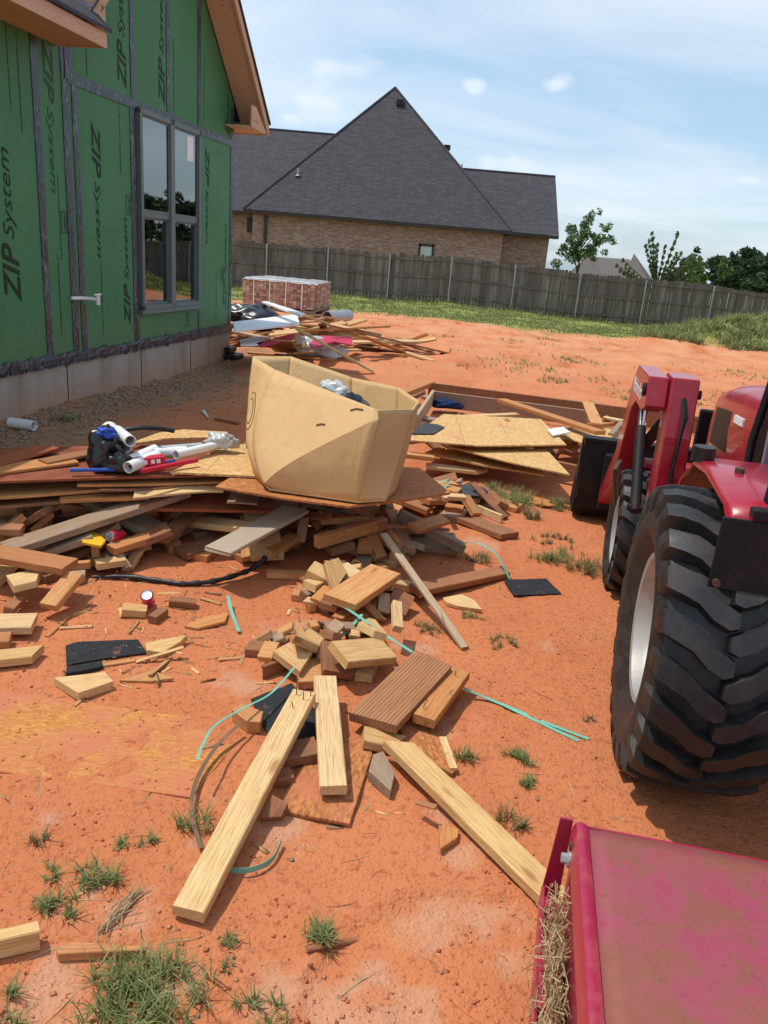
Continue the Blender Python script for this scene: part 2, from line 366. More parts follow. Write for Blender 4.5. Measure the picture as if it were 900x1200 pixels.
# ------------------------------------------------------------------ ground
WA = Vector((-3.45, 6.59)); WB = Vector((-2.54, 11.83)); WU = (WB - WA).normalized(); WNRM = Vector((WU.y, -WU.x))   # foot line of the green wall
def sstep(a, b, x): 
    t = np.clip((x-a)/(b-a), 0, 1); return t*t*(3-2*t)
RIDGE = [P(*q) for q in ((335, 1240), (345, 1165), (375, 1105), (425, 1065), (480, 1043), (560, 1036), (620, 1050))]
def seg_dist(x, y, pts):
    d = np.full(np.shape(x), 9e9); side = np.zeros(np.shape(x))
    for a, b in zip(pts[:-1], pts[1:]):
        ax, ay, bx, by = a.x, a.y, b.x, b.y; ux, uy = bx-ax, by-ay; L = ux*ux+uy*uy
        t = np.clip(((x-ax)*ux+(y-ay)*uy)/L, 0, 1); q = np.hypot(x-ax-t*ux, y-ay-t*uy)
        s = np.sign((x-ax)*uy-(y-ay)*ux); side = np.where(q < d, s, side); d = np.minimum(d, q)
    return d, side
def lawn(x, y):
    edge = 24.6 - 0.30*np.maximum(0, x+1)*0.75 + 0.8*fbm(x*0.35, y*0.2, 3, 5) + 0.35*fbm(x*1.9, y*1.9, 2, 8)
    m = sstep(-0.7, 0.9, y-edge)
    md = np.exp(-(((x-10.9)/3.4)**2+((y-23.4)/2.7)**2)*0.9)
    md = sstep(0.32, 0.5, md+0.06*fbm(x*0.8, y*0.8, 3, 4))
    return np.clip(np.maximum(m, md), 0, 1)
def gheight(x, y):
    x = np.asarray(x, float); y = np.asarray(y, float)
    near = 1-sstep(9, 30, y)
    h = 0.018*fbm(x*0.7, y*0.7, 3, 1)*near + 0.0075*fbm(x*3.1, y*3.1, 3, 2)*near + 0.0035*fbm(x*11, y*11, 3, 3)*(1-sstep(4, 8, y))
    h = h + 0.05*fbm(x*0.5, y*0.5, 3, 9)*sstep(8, 14, y) + 0.028*fbm(x*1.9, y*1.9, 3, 19)*sstep(7, 12, y)*(y < 40)
    h = h + 0.05*np.exp(-((x*WNRM.x+y*WNRM.y-(WA.x*WNRM.x+WA.y*WNRM.y))/0.45)**2)*(y < 14)*(0.4+0.6*fbm(x*3, y*3, 2, 44))
    d, s = seg_dist(x, y, RIDGE)
    h = h + 0.016*np.exp(-(d/0.03)**2)*(0.7+0.5*fbm(x*13, y*13, 2, 6)) - 0.010*np.exp(-(d/0.12)**2)*(s > 0)
    # tyre lug prints of the tractor, pressed into the clay
    tx = (x-0.50)*0.9816-(y-2.4)*0.1908; ty = (x-0.50)*0.1908+(y-2.4)*0.9816
    tr = np.exp(-(tx/0.16)**4)*(ty > 0.3)*(ty < 7)
    h = h - 0.006*tr*(0.4+0.6*np.sin(ty*44+np.abs(tx)*18))
    h = h - 0.022*np.maximum(0, x-2)*sstep(14, 30, y)*(x < 60) - 0.022*58*(x >= 60)*sstep(14, 30, y)
    r2 = ((x-11.0)/2.9)**2+((y-23.3)/2.1)**2
    h = h + 1.0*np.exp(-r2)*(1+0.22*fbm(x*0.9, y*0.9, 3, 11))
    return h
DUST = [(150, 1075, .10), (110, 1040, .07), (345, 965, .11), (300, 950, .06), (515, 955, .09), (540, 1000, .05), (500, 1075, .09), (580, 1068, .09), (430, 1130, .07), (395, 1175, .09),
        (500, 1190, .10), (170, 1150, .15), (100, 1185, .10), (310, 1175, .08), (60, 1140, .06), (235, 1010, .04), (500, 850, .10), (480, 760, .10), (350, 740, .14), (560, 640, .12), (280, 800, .1), (230, 985, .05),
        (600, 1120, .06), (60, 960, .05), (640, 760, .05)]
DUSTW = [(P(a, b), r) for a, b, r in DUST]
def dustmask(x, y):
    m = np.zeros(np.shape(x)); n = fbm(x*7, y*7, 4, 21, 0.62); n2 = fbm(x*30, y*30, 3, 22)
    for c, r in DUSTW:
        d = np.hypot(x-c.x, y-c.y)/r
        m = np.maximum(m, sstep(0.75, -0.25, d-0.45+0.65*n+0.3*n2) * (d < 3))
    return m
def axis(segs):
    out = [segs[0][0]]
    for a, b, st0, st1 in segs:
        x = a; 
        while x < b-1e-6:
            t = (x-a)/(b-a); x = min(b, x+st0+(st1-st0)*t); out.append(x)
    return np.array(out)
gx = axis([(-400, -60, 60, 30), (-60, -12, 6, 1.0), (-12, -3.2, 0.6, 0.03), (-3.2, 3.0, 0.02, 0.02), (3.0, 14, 0.03, 0.22), (14, 60, 0.5, 6), (60, 400, 30, 60)])
gy = axis([(-30, 0, 8, 1), (0, 0.8, .2, .02), (0.8, 6.0, 0.0175, 0.0225), (6, 14, .025, 0.09), (14, 34, 0.11, 0.25), (34, 90, 1.0, 8), (90, 1500, 30, 180)])
GX, GY = np.meshgrid(gx, gy)
GZ = gheight(GX, GY)
V = np.stack([GX, GY, GZ], -1).reshape(-1, 3)
nx, ny = len(gx), len(gy)
ii = (np.arange(ny-1)[:, None]*nx+np.arange(nx-1)[None, :]).ravel()
Fq = np.stack([ii, ii+1, ii+nx+1, ii+nx], -1)
gme = fast_mesh('ground', V, Fq, 4)
gme.polygons.foreach_set('use_smooth', np.ones(len(gme.polygons), bool))
for nm, arr in (('veg', lawn(GX, GY)), ('dusty', dustmask(GX, GY)),
                ('gravel', sstep(1.0, 0.15, np.abs((GX*WNRM.x+GY*WNRM.y)-(WA.x*WNRM.x+WA.y*WNRM.y)-0.35+0.35*fbm(GX*1.4, GY*1.4, 3, 31)))*(GY < 13))):
    at = gme.attributes.new(nm, 'FLOAT', 'POINT'); at.data.foreach_set('value', np.asarray(arr, np.float32).ravel())
def m_ground():
    t = NT('red_clay'); p = t.geo()
    def attr(n): return t.n('Attribute', attribute_name=n).outputs['Fac']
    n1 = t.noise(p, 0.9, 5, 0.6); n2 = t.noise(p, 5.5, 7, 0.66); n3 = t.noise(p, 38, 5, 0.7); n4 = t.noise(p, 170, 3, 0.7)
    c = t.ramp(n1.outputs['Fac'], (0.3, lin(190, 112, 72)), (0.7, lin(210, 134, 90)))
    c = t.mix(t.ramp(n2.outputs['Fac'], (0.38, 0.0), (0.66, 0.75)), c, lin(200, 122, 82))
    c = t.mix(t.ramp(n2.outputs['Fac'], (0.58, 0.0), (0.72, 0.55)), c, lin(202, 138, 106))
    c = t.mix(t.ramp(n3.outputs['Fac'], (0.34, 0.7), (0.47, 0.0)), c, lin(152, 82, 54))
    c = t.mix(t.ramp(n4.outputs['Fac'], (0.6, 0.0), (0.8, 0.3)), c, lin(208, 148, 116))
    mid = t.n('SeparateXYZ'); t.l(p, mid.inputs[0])
    far = t.math('DIVIDE', t.math('SUBTRACT', mid.outputs[1], 7), 12, True)
    nf = t.noise(t.scale(p, (0.8, 0.35, 1)), 1.6, 6, 0.68)
    c = t.mix(t.math('MULTIPLY', far, t.ramp(nf.outputs['Fac'], (0.38, 0.0), (0.62, 0.75))), c, lin(206, 152, 116))
    c = t.mix(t.math('MULTIPLY', far, t.ramp(nf.outputs['Fac'], (0.30, 0.75), (0.44, 0.0))), c, lin(150, 92, 64))
    # pale sandy patches
    g = t.noise(p, 95, 4, 0.75)
    dcol = t.mix(g.outputs['Fac'], lin(192, 142, 112), lin(212, 168, 138))
    c = t.mix(t.math('MULTIPLY', attr('dusty'), 0.6), c, dcol)
    # grey-brown backfill by the wall
    gr = t.n('TexVoronoi'); gr.inputs['Scale'].default_value = 42; t.l(p, gr.inputs[0])
    gcol = t.mix(gr.outputs['Color'], lin(128, 100, 78), lin(166, 138, 112))
    c = t.mix(t.math('MULTIPLY', attr('gravel'), 0.7), c, gcol)
    # lawn soil under the blades
    lc = t.mix(n2.outputs['Fac'], lin(110, 122, 60), lin(150, 154, 86))
    c = t.mix(attr('veg'), c, lc)
    h = t.math('ADD', t.math('ADD', t.math('MULTIPLY', n2.outputs['Fac'], 0.5), t.math('MULTIPLY', n3.outputs['Fac'], 0.35)), t.math('MULTIPLY', n4.outputs['Fac'], 0.12))
    vo = t.n('TexVoronoi', feature='F1'); vo.inputs['Scale'].default_value = 60; t.l(p, vo.inputs[0])
    h = t.math('ADD', h, t.math('MULTIPLY', t.ramp(vo.outputs['Distance'], (0.05, 1.0), (0.45, 0.0)), 0.12))
    t.bump(h, 0.95, 0.03)
    return t.fin(c, 0.93, 0.12)
MAT['ground'] = m_ground()
link('ground', gme, 'ground', kind='structure')

# ------------------------------------------------------------------ height map: boards are laid down on what already lies there
class HM:
    x0, y0, res = -5.0, 0.8, 0.02
    nx, ny = 460, 600
xs = HM.x0+np.arange(HM.nx)*HM.res; ys = HM.y0+np.arange(HM.ny)*HM.res
HX, HY = np.meshgrid(xs, ys)
HZ = gheight(HX, HY)
def cells(poly):
    xs_ = [p[0] for p in poly]; ys_ = [p[1] for p in poly]
    i0 = max(0, int((min(xs_)-HM.x0)/HM.res)); i1 = min(HM.nx, int((max(xs_)-HM.x0)/HM.res)+2)
    j0 = max(0, int((min(ys_)-HM.y0)/HM.res)); j1 = min(HM.ny, int((max(ys_)-HM.y0)/HM.res)+2)
    if i1 <= i0 or j1 <= j0: return None
    X = HX[j0:j1, i0:i1]; Y = HY[j0:j1, i0:i1]; ins = np.zeros(X.shape, bool); n = len(poly)
    for k in range(n):
        ax, ay = poly[k][:2]; bx, by = poly[(k+1) % n][:2]
        if abs(by-ay) < 1e-9: continue
        c = ((ay > Y) != (by > Y)) & (X < (bx-ax)*(Y-ay)/(by-ay)+ax); ins ^= c
    if not ins.any():
        cx, cy = np.mean(xs_), np.mean(ys_); q = np.unravel_index(np.argmin((X-cx)**2+(Y-cy)**2), X.shape); ins[q] = True
    return (slice(j0, j1), slice(i0, i1)), X, Y, ins
def hull_at0(s, h):
    """line z = a + b s over all the points (s,h), touching on both sides of s=0"""
    o = np.argsort(s); s = s[o]; h = h[o]; st = []
    for x, y in zip(s, h):
        while len(st) >= 2 and (st[-1][1]-st[-2][1])*(x-st[-2][0]) <= (y-st[-2][1])*(st[-1][0]-st[-2][0]): st.pop()
        if st and abs(st[-1][0]-x) < 1e-9:
            if st[-1][1] >= y: continue
            st.pop()
        st.append((x, y))
    if len(st) == 1: return st[0][1], 0.0
    for (x0, y0), (x1, y1) in zip(st[:-1], st[1:]):
        if x0 <= 0 <= x1: b = (y1-y0)/(x1-x0); return y0-b*x0, b
    x, y = max(st, key=lambda q: q[1]); return y, 0.0
def settle(poly, c, ax, maxroll=0.5, maxslope=0.9):
    """rest a flat-bottomed thing with footprint poly on the height map; returns z at c, slope along ax, slope across"""
    r = cells(poly)
    if r is None: return 0.0, 0.0, 0.0
    sl_, X, Y, ins = r
    x = X[ins]-c[0]; y = Y[ins]-c[1]; h = HZ[sl_][ins]
    s = x*ax[0]+y*ax[1]; t = -x*ax[1]+y*ax[0]
    a, b = hull_at0(s, h); 
    if abs(b) > maxslope: b = math.copysign(maxslope, b); a = (h-b*s).max()
    res = h-a-b*s; a2, b2 = hull_at0(t, res)
    if abs(b2) > maxroll: b2 = math.copysign(maxroll, b2); a2 = (res-b2*t).max()
    return a+a2, b, b2
def stamp(poly, c, ax, zc, b, b2):
    r = cells(poly)
    if r is None: return
    sl_, X, Y, ins = r
    x = X-c[0]; y = Y-c[1]; z = zc+b*(x*ax[0]+y*ax[1])+b2*(-x*ax[1]+y*ax[0])
    HZ[sl_] = np.where(ins, np.maximum(HZ[sl_], z), HZ[sl_])

# ------------------------------------------------------------------ boards
def board_mesh(L, w_, t, cutA=0.0, cutB=0.0, seg=None, bow=0.0, ch=None, chip=0.0):
    """board along x, width y, thickness z, origin in the middle of its underside; cut = mitre slope of an end"""
    ch = min(0.0035, t*0.25) if ch is None else ch
    seg = seg or max(1, min(8, int(L/0.25)))
    hw, c = w_/2, ch
    cs = [(-hw+c, 0), (hw-c, 0), (hw, c), (hw, t-c), (hw-c, t), (-hw+c, t), (-hw, t-c), (-hw, c)]
    V = []; Fc = []
    for i in range(seg+1):
        f = i/seg; x = -L/2+L*f; bz = bow*(1-(2*f-1)**2)
        for (y, z) in cs:
            xx = x
            if i == 0: xx += cutA*y + random.uniform(-chip, chip)
            if i == seg: xx += cutB*y + random.uniform(-chip, chip)
            V.append((xx, y, z+bz))
    for i in range(seg):
        for k in range(8): Fc.append((i*8+k, (i+1)*8+k, (i+1)*8+(k+1) % 8, i*8+(k+1) % 8))
    Fc.append(tuple(range(8))); Fc.append(tuple(reversed(range(seg*8, seg*8+8))))
    return mesh('board', V, Fc)
def frame(c, ax, zc, b, b2):
    ex = Vector((ax[0], ax[1], b)).normalized(); ey = Vector((-ax[1], ax[0], b2)); ey = (ey-ex*ey.dot(ex)).normalized(); ez = ex.cross(ey)
    return Matrix(((ex.x, ey.x, ez.x, c[0]), (ex.y, ey.y, ez.y, c[1]), (ex.z, ey.z, ez.z, zc), (0, 0, 0, 1)))
def foot(c, ax, L, w_, grow=0.0):
    a = (L/2+grow); b = w_/2+grow
    return [(c[0]+s*a*ax[0]-t*b*ax[1], c[1]+s*a*ax[1]+t*b*ax[0]) for s, t in ((-1, -1), (1, -1), (1, 1), (-1, 1))]
LUM = {}
def lumber(name, label, p1, p2, w_, t, mat='pine', cat='board', z=None, cutA=0.0, cutB=0.0, group=None, bow=0.0, ext=(0, 0), sink=0.0, chip=0.002, lift=0.0, roll=None):
    """p1, p2: the middle of the top face at both ends, in photo pixels; rests on what is there unless z=(z1,z2) of the top is given"""
    if z is not None:
        A = P(*p1, z[0]); B = P(*p2, z[1])
    else:
        A = P(*p1, t); B = P(*p2, t)
        for it in range(5):
            d = Vector((B.x-A.x, B.y-A.y)); L = d.length; ax = d/L; c = ((A.x+B.x)/2, (A.y+B.y)/2)
            zc, b, b2 = settle(foot(c, ax, L, w_), c, ax, 0.25, 0.30)
            zc += t+lift-sink
            A = P(*p1, zc-b*L/2); B = P(*p2, zc+b*L/2)
    d = Vector((B.x-A.x, B.y-A.y)); A2 = A-(B-A).normalized()*ext[0]; B2 = B+(B-A).normalized()*ext[1]
    d = Vector((B2.x-A2.x, B2.y-A2.y)); L = d.length; ax = d/L; c = ((A2.x+B2.x)/2, (A2.y+B2.y)/2)
    if z is not None: zc = (A2.z+B2.z)/2; b = (B2.z-A2.z)/L; b2 = 0.0
    if roll is not None: b2 = roll
    L3 = (B2-A2).length
    o = link(name, board_mesh(L3, w_, t, cutA, cutB, bow=bow, chip=chip), mat, None, frame(c, ax, zc-t, b, b2), label, cat, group)
    stamp(foot(c, ax, L, w_), c, ax, zc, b, b2)
    return o
def flat(name, label, px, t, mat, cat='scrap', z=None, group=None, sink=0.0, bend=0.0, name_mesh='scrap'):
    """a flat piece with the pixel outline px (its top face), thickness t"""
    zz = t
    for it in range(4):
        W_ = [P(a, b, z if z is not None else zz) for a, b in px]
        c = (sum(q.x for q in W_)/len(W_), sum(q.y for q in W_)/len(W_)); poly = [(q.x, q.y) for q in W_]
        if z is not None: zc, b, b2 = z-t, 0.0, 0.0; break
        k = max(range(len(W_)), key=lambda i: (W_[i]-W_[(i+1) % len(W_)]).length); d = W_[(k+1) % len(W_)]-W_[k]; ax = Vector((d.x, d.y)).normalized()
        zc, b, b2 = settle(poly, c, ax); zc -= sink; zz = zc+t
    if z is not None: ax = Vector((1, 0))
    loc = []
    for q in W_:
        x, y = q.x-c[0], q.y-c[1]; loc.append((x*ax[0]+y*ax[1], -x*ax[1]+y*ax[0]))
    area = sum(loc[i][0]*loc[(i+1) % len(loc)][1]-loc[(i+1) % len(loc)][0]*loc[i][1] for i in range(len(loc)))
    if area < 0: loc.reverse()
    bm = bmesh.new(); vs = [bm.verts.new((x, y, 0)) for x, y in loc]; f = bm.faces.new(vs)
    r = bmesh.ops.extrude_face_region(bm, geom=[f]); top = [g for g in r['geom'] if isinstance(g, bmesh.types.BMVert)]
    for v in top: v.co.z = t
    bmesh.ops.recalc_face_normals(bm, faces=bm.faces)
    if t > 0.012: bmesh.ops.bevel(bm, geom=list(bm.edges), offset=0.002, segments=1, affect='EDGES')
    if bend:
        bmesh.ops.triangulate(bm, faces=[f for f in bm.faces if len(f.verts) > 4])
        bmesh.ops.subdivide_edges(bm, edges=list(bm.edges), cuts=3, use_grid_fill=True)
        for v in bm.verts:
            v.co.z += bend*(mnoise.noise(Vector((v.co.x*7+c[0]*9, v.co.y*7, 0.3)))+0.6)
    me = bpy.data.meshes.new(name_mesh); bm.to_mesh(me); bm.free()
    o = link(name, me, mat, None, frame(c, ax, zc, b, b2), label, cat, group)
    stamp(poly, c, ax, zc+t, b, b2)
    return o
def describe(m_, L, w_, yaw, tri, noun, where, ls, ws):
    size = 'short' if L < ls[0] else 'mid-length' if L < ls[1] else 'long'
    wide = 'narrow' if w_ < ws[0] else 'ordinary-width' if w_ < ws[1] else 'wide'
    yaw = yaw % math.pi; d = 'lying crosswise' if yaw < 0.4 or yaw > 2.74 else 'slanting right' if yaw < 1.17 else 'pointing at the camera' if yaw < 1.97 else 'slanting left'
    return '%s %s %s %s %s %s' % (size, '' if wide == 'ordinary-width' else wide, WORD[m_], 'wedge' if tri else noun, d, where) if True else ''
def heap(n, cx, cy, rx, ry, cap, dims, mat, name, label, group, rot=None, lens=(0.08, 0.4), tri=0.15, ok=None):
    """n offcuts dropped one after another on a heap; cap(x,y) is the height it may reach"""
    got = tries = 0
    while got < n and tries < n*8:
        tries += 1
        a = random.uniform(0, 2*math.pi); r = math.sqrt(random.random())
        c = (cx+rx*r*math.cos(a), cy+ry*r*math.sin(a))
        if ok and not ok(*c): continue
        yaw = random.uniform(0, math.pi) if rot is None else random.gauss(rot, 0.5)
        w_, t = random.choice(dims); L = random.uniform(*lens)*random.choice((0.7, 1, 1, 1.3))
        if random.random() < 0.2 and w_ < 0.1: w_, t = t, w_
        ax = Vector((math.cos(yaw), math.sin(yaw)))
        fp = foot(c, ax, L, w_); zc, b, b2 = settle(fp, c, ax, 0.45, 0.7)
        if zc+t > cap(*c): continue
        m_ = mat if isinstance(mat, str) else random.choice(mat)
        cut = random.choice((0, 0, 0, 0.4, -0.4, 0.8)) if random.random() < 0.6 else 0
        tr_ = random.random() < tri; lab = ' '.join(describe(m_, L, w_, yaw, tr_, 'offcut', label, (0.15, 0.28), (0.07, 0.12)).split())
        if tr_:
            hw = w_/2; s = random.choice((-1, 1))
            mb = MB().prism([(-L/2, -hw*s), (L/2, -hw*s), (-L/2+L*0.15, hw*s)] if s > 0 else [(-L/2, hw), (-L/2+L*0.15, -hw), (L/2, hw)], 0, t)
            o = mb.build(name, m_, None, frame(c, ax, zc, b, b2), label=lab, cat='offcut', group=group)
        else:
            o = link(name, board_mesh(L, w_, t, cut, random.choice((0, 0, cut)), seg=1, chip=0.002), m_, None, frame(c, ax, zc, b, b2), lab, 'offcut', group)
        stamp(fp, c, ax, zc+t, b, b2); got += 1
    return got
# ------------------------------------------------------------------ materials of the buildings
def m_green():
    t = NT('green_sheathing'); o = t.obj()
    n1 = t.noise(o, 1.3, 5, 0.6); n2 = t.noise(t.scale(o, (40, 40, 6)), 1.0, 4, 0.6); n3 = t.noise(o, 30, 5, 0.7)
    c = t.mix(t.ramp(n1.outputs['Fac'], (0.3, 0.0), (0.7, 1.0)), (0.050, 0.205, 0.085, 1), (0.066, 0.245, 0.105, 1))
    c = t.mix(t.math('MULTIPLY', n2.outputs['Fac'], 0.35), c, (0.03, 0.12, 0.05, 1))
    sz = t.n('SeparateXYZ'); t.l(t.geo(), sz.inputs[0])
    spl = t.math('MULTIPLY', t.ramp(sz.outputs[2], (0.45, 0.6), (1.2, 0.0)), t.ramp(n3.outputs['Fac'], (0.4, 0.0), (0.7, 1.0)))
    c = t.mix(spl, c, (0.30, 0.15, 0.085, 1))
    t.bump(n2.outputs['Fac'], 0.25, 0.003)
    return t.fin(c, 0.55, 0.35)
MAT['green'] = m_green()
def m_tape():
    t = NT('seam_tape'); o = t.obj(); n1 = t.noise(t.scale(o, (14, 14, 3)), 1.0, 6, 0.7); n2 = t.noise(t.scale(o, (60, 60, 16)), 1.0, 4, 0.7)
    c = t.mix(t.ramp(n1.outputs['Fac'], (0.35, 0.0), (0.65, 1.0)), (0.006, 0.009, 0.014, 1), (0.04, 0.055, 0.075, 1))
    c = t.mix(t.ramp(n2.outputs['Fac'], (0.54, 0.0), (0.66, 0.65)), c, (0.30, 0.36, 0.42, 1))
    t.bump(n2.outputs['Fac'], 0.8, 0.004)
    return t.fin(c, t.ramp(n1.outputs['Fac'], (0.3, 0.18), (0.7, 0.5)), 0.6)
MAT['tape'] = m_tape()
MAT['print'] = m_plain('printed_ink', (0.008, 0.030, 0.013, 1), 0.6, 0.35, scale=30)
MAT['print_faint'] = m_plain('printed_ink_faint', (0.024, 0.085, 0.036, 1), 0.6, 0.3, scale=30)
def m_concrete():
    t = NT('concrete'); o = t.obj(); a = t.noise(o, 3, 7, 0.65); b = t.noise(o, 45, 4, 0.7); st = t.noise(t.scale(o, (5, 5, 0.7)), 1.0, 5, 0.6)
    c = t.mix(a.outputs['Fac'], lin(150, 136, 122), lin(186, 172, 156))
    c = t.mix(t.ramp(st.outputs['Fac'], (0.48, 0.0), (0.7, 0.5)), c, lin(122, 100, 84))
    sz = t.n('SeparateXYZ'); t.l(t.geo(), sz.inputs[0])
    c = t.mix(t.math('MULTIPLY', t.ramp(sz.outputs[2], (0.02, 0.8), (0.3, 0.0)), a.outputs['Fac']), c, CLAY)
    t.bump(b.outputs['Fac'], 0.4, 0.004); return t.fin(c, 0.85, 0.2)
MAT['concrete'] = m_concrete()
def m_shingle(name, a, b, sc=1.0):
    t = NT(name); u = t.n('TexCoord').outputs['UV']
    br = t.n('TexBrick'); t.l(u, br.inputs[0]); br.offset = 0.37
    br.inputs['Color1'].default_value = a; br.inputs['Color2'].default_value = b; br.inputs['Mortar'].default_value = tuple(x*0.45 for x in a[:3])+(1,)
    br.inputs['Scale'].default_value = 1.0; br.inputs['Mortar Size'].default_value = 0.012; br.inputs['Brick Width'].default_value = 0.32; br.inputs['Row Height'].default_value = 0.145; br.inputs['Bias'].default_value = 0.0
    n1 = t.noise(u, 1.2, 5, 0.6); n2 = t.noise(u, 60, 3, 0.7)
    c = t.mix(t.math('MULTIPLY', n1.outputs['Fac'], 0.5), br.outputs[0], tuple(x*0.6 for x in a[:3])+(1,))
    c = t.mix(t.math('MULTIPLY', n2.outputs['Fac'], 0.35), c, tuple(x*1.6 for x in b[:3])+(1,))
    t.bump(br.outputs['Fac'], 0.5, -0.02)
    return t.fin(c, 0.9, 0.2)
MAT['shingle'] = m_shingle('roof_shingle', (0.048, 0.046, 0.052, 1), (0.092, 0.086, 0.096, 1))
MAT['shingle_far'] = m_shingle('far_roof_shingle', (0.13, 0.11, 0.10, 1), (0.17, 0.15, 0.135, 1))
def m_brick():
    t = NT('neighbour_brick'); u = t.n('TexCoord').outputs['UV']
    br = t.n('TexBrick'); t.l(u, br.inputs[0]); br.inputs['Scale'].default_value = 1
    br.inputs['Color1'].default_value = lin(144, 96, 82); br.inputs['Color2'].default_value = lin(186, 146, 128); br.inputs['Mortar'].default_value = lin(186, 172, 160)
    br.inputs['Mortar Size'].default_value = 0.009; br.inputs['Brick Width'].default_value = 0.215; br.inputs['Row Height'].default_value = 0.076
    vo = t.n('TexVoronoi'); t.l(t.scale(u, (4.6, 13, 1)), vo.inputs[0]); vo.inputs['Scale'].default_value = 1
    c = t.mix(t.math('MULTIPLY', vo.outputs['Color'], 0.5), br.outputs[0], lin(120, 74, 62))
    t.bump(br.outputs['Fac'], 0.5, -0.01); return t.fin(c, 0.85, 0.2)
MAT['brickwall'] = m_brick()
def m_glass(name, ior=1.75, tint=0.55):
    t = NT(name); g = t.n('BsdfGlossy'); g.inputs['Roughness'].default_value = 0.015; g.inputs['Color'].default_value = (0.95, 0.97, 0.97, 1)
    tr = t.n('BsdfTransparent'); tr.inputs['Color'].default_value = (tint*0.9, tint, tint*0.97, 1)
    fr = t.n('Fresnel'); fr.inputs['IOR'].default_value = ior
    n = t.noise(t.obj(), 1.6, 2, 0.5); bp = t.n('Bump'); bp.inputs['Strength'].default_value = 0.04; bp.inputs['Distance'].default_value = 0.02; t.l(n.outputs['Fac'], bp.inputs['Height']); t.l(bp.outputs[0], g.inputs['Normal'])
    mx = t.n('MixShader'); t.l(fr.outputs[0], mx.inputs[0]); t.l(tr.outputs[0], mx.inputs[1]); t.l(g.outputs[0], mx.inputs[2]); t.l(mx.outputs[0], t.out.inputs[0])
    return t.m
MAT['glass'] = m_glass('window_glass', 3.4, 0.35)
MAT['vinyl'] = m_plain('window_frame_grey', (0.13, 0.17, 0.17, 1), 0.45, 0.1, 0.4)
MAT['interior'] = m_plain('room_interior', (0.10, 0.075, 0.05, 1), 0.9, 0.3)
MAT['drip'] = m_plain('black_drip_edge', (0.015, 0.015, 0.016, 1), 0.5, 0.2, 0.4)
MAT['galv'] = m_plain('galvanised_steel', (0.42, 0.43, 0.43, 1), 0.45, 0.12, 0.5, metal=0.6)
MAT['brown_trim'] = m_plain('brown_trim', (0.055, 0.04, 0.035, 1), 0.6, 0.15)
def m_fence():
    t = NT('fence_cedar'); p = t.geo(); rp = t.n('NewGeometry').outputs['Random Per Island']
    n1 = t.noise(t.scale(p, (9, 9, 0.8)), 1.0, 6, 0.65, 0.4); n2 = t.noise(t.scale(p, (2.2, 2.2, 0.35)), 1.0, 5, 0.6); n3 = t.noise(t.scale(p, (70, 70, 3)), 1.0, 3, 0.6)
    c = t.ramp(rp, (0.0, lin(104, 92, 88)), (0.4, lin(128, 116, 110)), (0.7, lin(112, 100, 94)), (1.0, lin(148, 136, 128)))
    c = t.mix(t.ramp(n1.outputs['Fac'], (0.45, 0.0), (0.7, 0.6)), c, lin(66, 56, 52))
    c = t.mix(t.ramp(n2.outputs['Fac'], (0.52, 0.0), (0.70, 0.55)), c, lin(166, 156, 146))
    c = t.mix(t.math('MULTIPLY', n3.outputs['Fac'], 0.3), c, lin(80, 70, 64))
    sz = t.n('SeparateXYZ'); t.l(p, sz.inputs[0])
    t.bump(n3.outputs['Fac'], 0.4, 0.004)
    return t.fin(c, 0.9, 0.15)
MAT['fence'] = m_fence()

def set_uv(o, scale=1.0):
    """metric UVs from each face's own plane (horizontal run, run up the slope)"""
    me = o.data; uv = me.uv_layers.new(name='UVMap')
    for p in me.polygons:
        n = p.normal; h = Vector((0, 0, 1)).cross(n)
        h = h.normalized() if h.length > 1e-4 else Vector((1, 0, 0)); u = n.cross(h)
        for li in p.loop_indices:
            c = me.vertices[me.loops[li].vertex_index].co; uv.data[li].uv = (c.dot(h)*scale, c.dot(u)*scale)
    return o

# ------------------------------------------------------------------ the half-built green house
WM = Matrix(((WU.x, -WNRM.x, 0, WA.x), (WU.y, -WNRM.y, 0, WA.y), (0, 0, 1, 0), (0, 0, 0, 1)))   # local: x along the wall, y into the house, z up
house = empty('house', None, 'unfinished house with green sheathed gable wall on the left', 'house', mw=WM)
SL = 0.965; ZS = lambda s: 4.49-SL*(s-4.31)          # underside of the right rake
RS = 3.25; ZR = ZS(RS)                               # ridge
def zrake(s): return ZS(s) if s >= RS else ZR-SL*(RS-s)
def panel(poly, label=None, z=(0, 0.012)):
    return MB().prism(poly, z[0], z[1], 'y').build('sheathing_panel', 'green', house)
g = 0.003
low = [(-5.3, -4.08), (-4.08, -2.86), (-2.86, -1.64), (-1.64, -0.42), (-0.42, 0.795), (0.795, 1.27)]
for a, b in low: panel([(a+g, 0.5), (b-g, 0.5), (b-g, 3.42), (a+g, 3.42)])
panel([(1.27+g, 0.5), (2.48-g, 0.5), (2.48-g, 3.01), (1.27+g, 3.01)])
panel([(2.48+g, 0.5), (4.17-g, 0.5), (4.17-g, 0.86), (2.48+g, 0.86)])
panel([(4.17+g, 0.5), (5.30, 0.5), (5.30, 3.01), (4.17+g, 3.01)])
for a, b in ((1.27, 2.48), (2.48, 3.31), (3.31, 4.15), (4.15, 5.30)):
    top = [(b-g, zrake(b)), (RS, ZR), (a+g, zrake(a))] if a < RS < b else [(b-g, zrake(b)), (a+g, zrake(a))]
    panel([(a+g, 3.02), (b-g, 3.02)]+top)
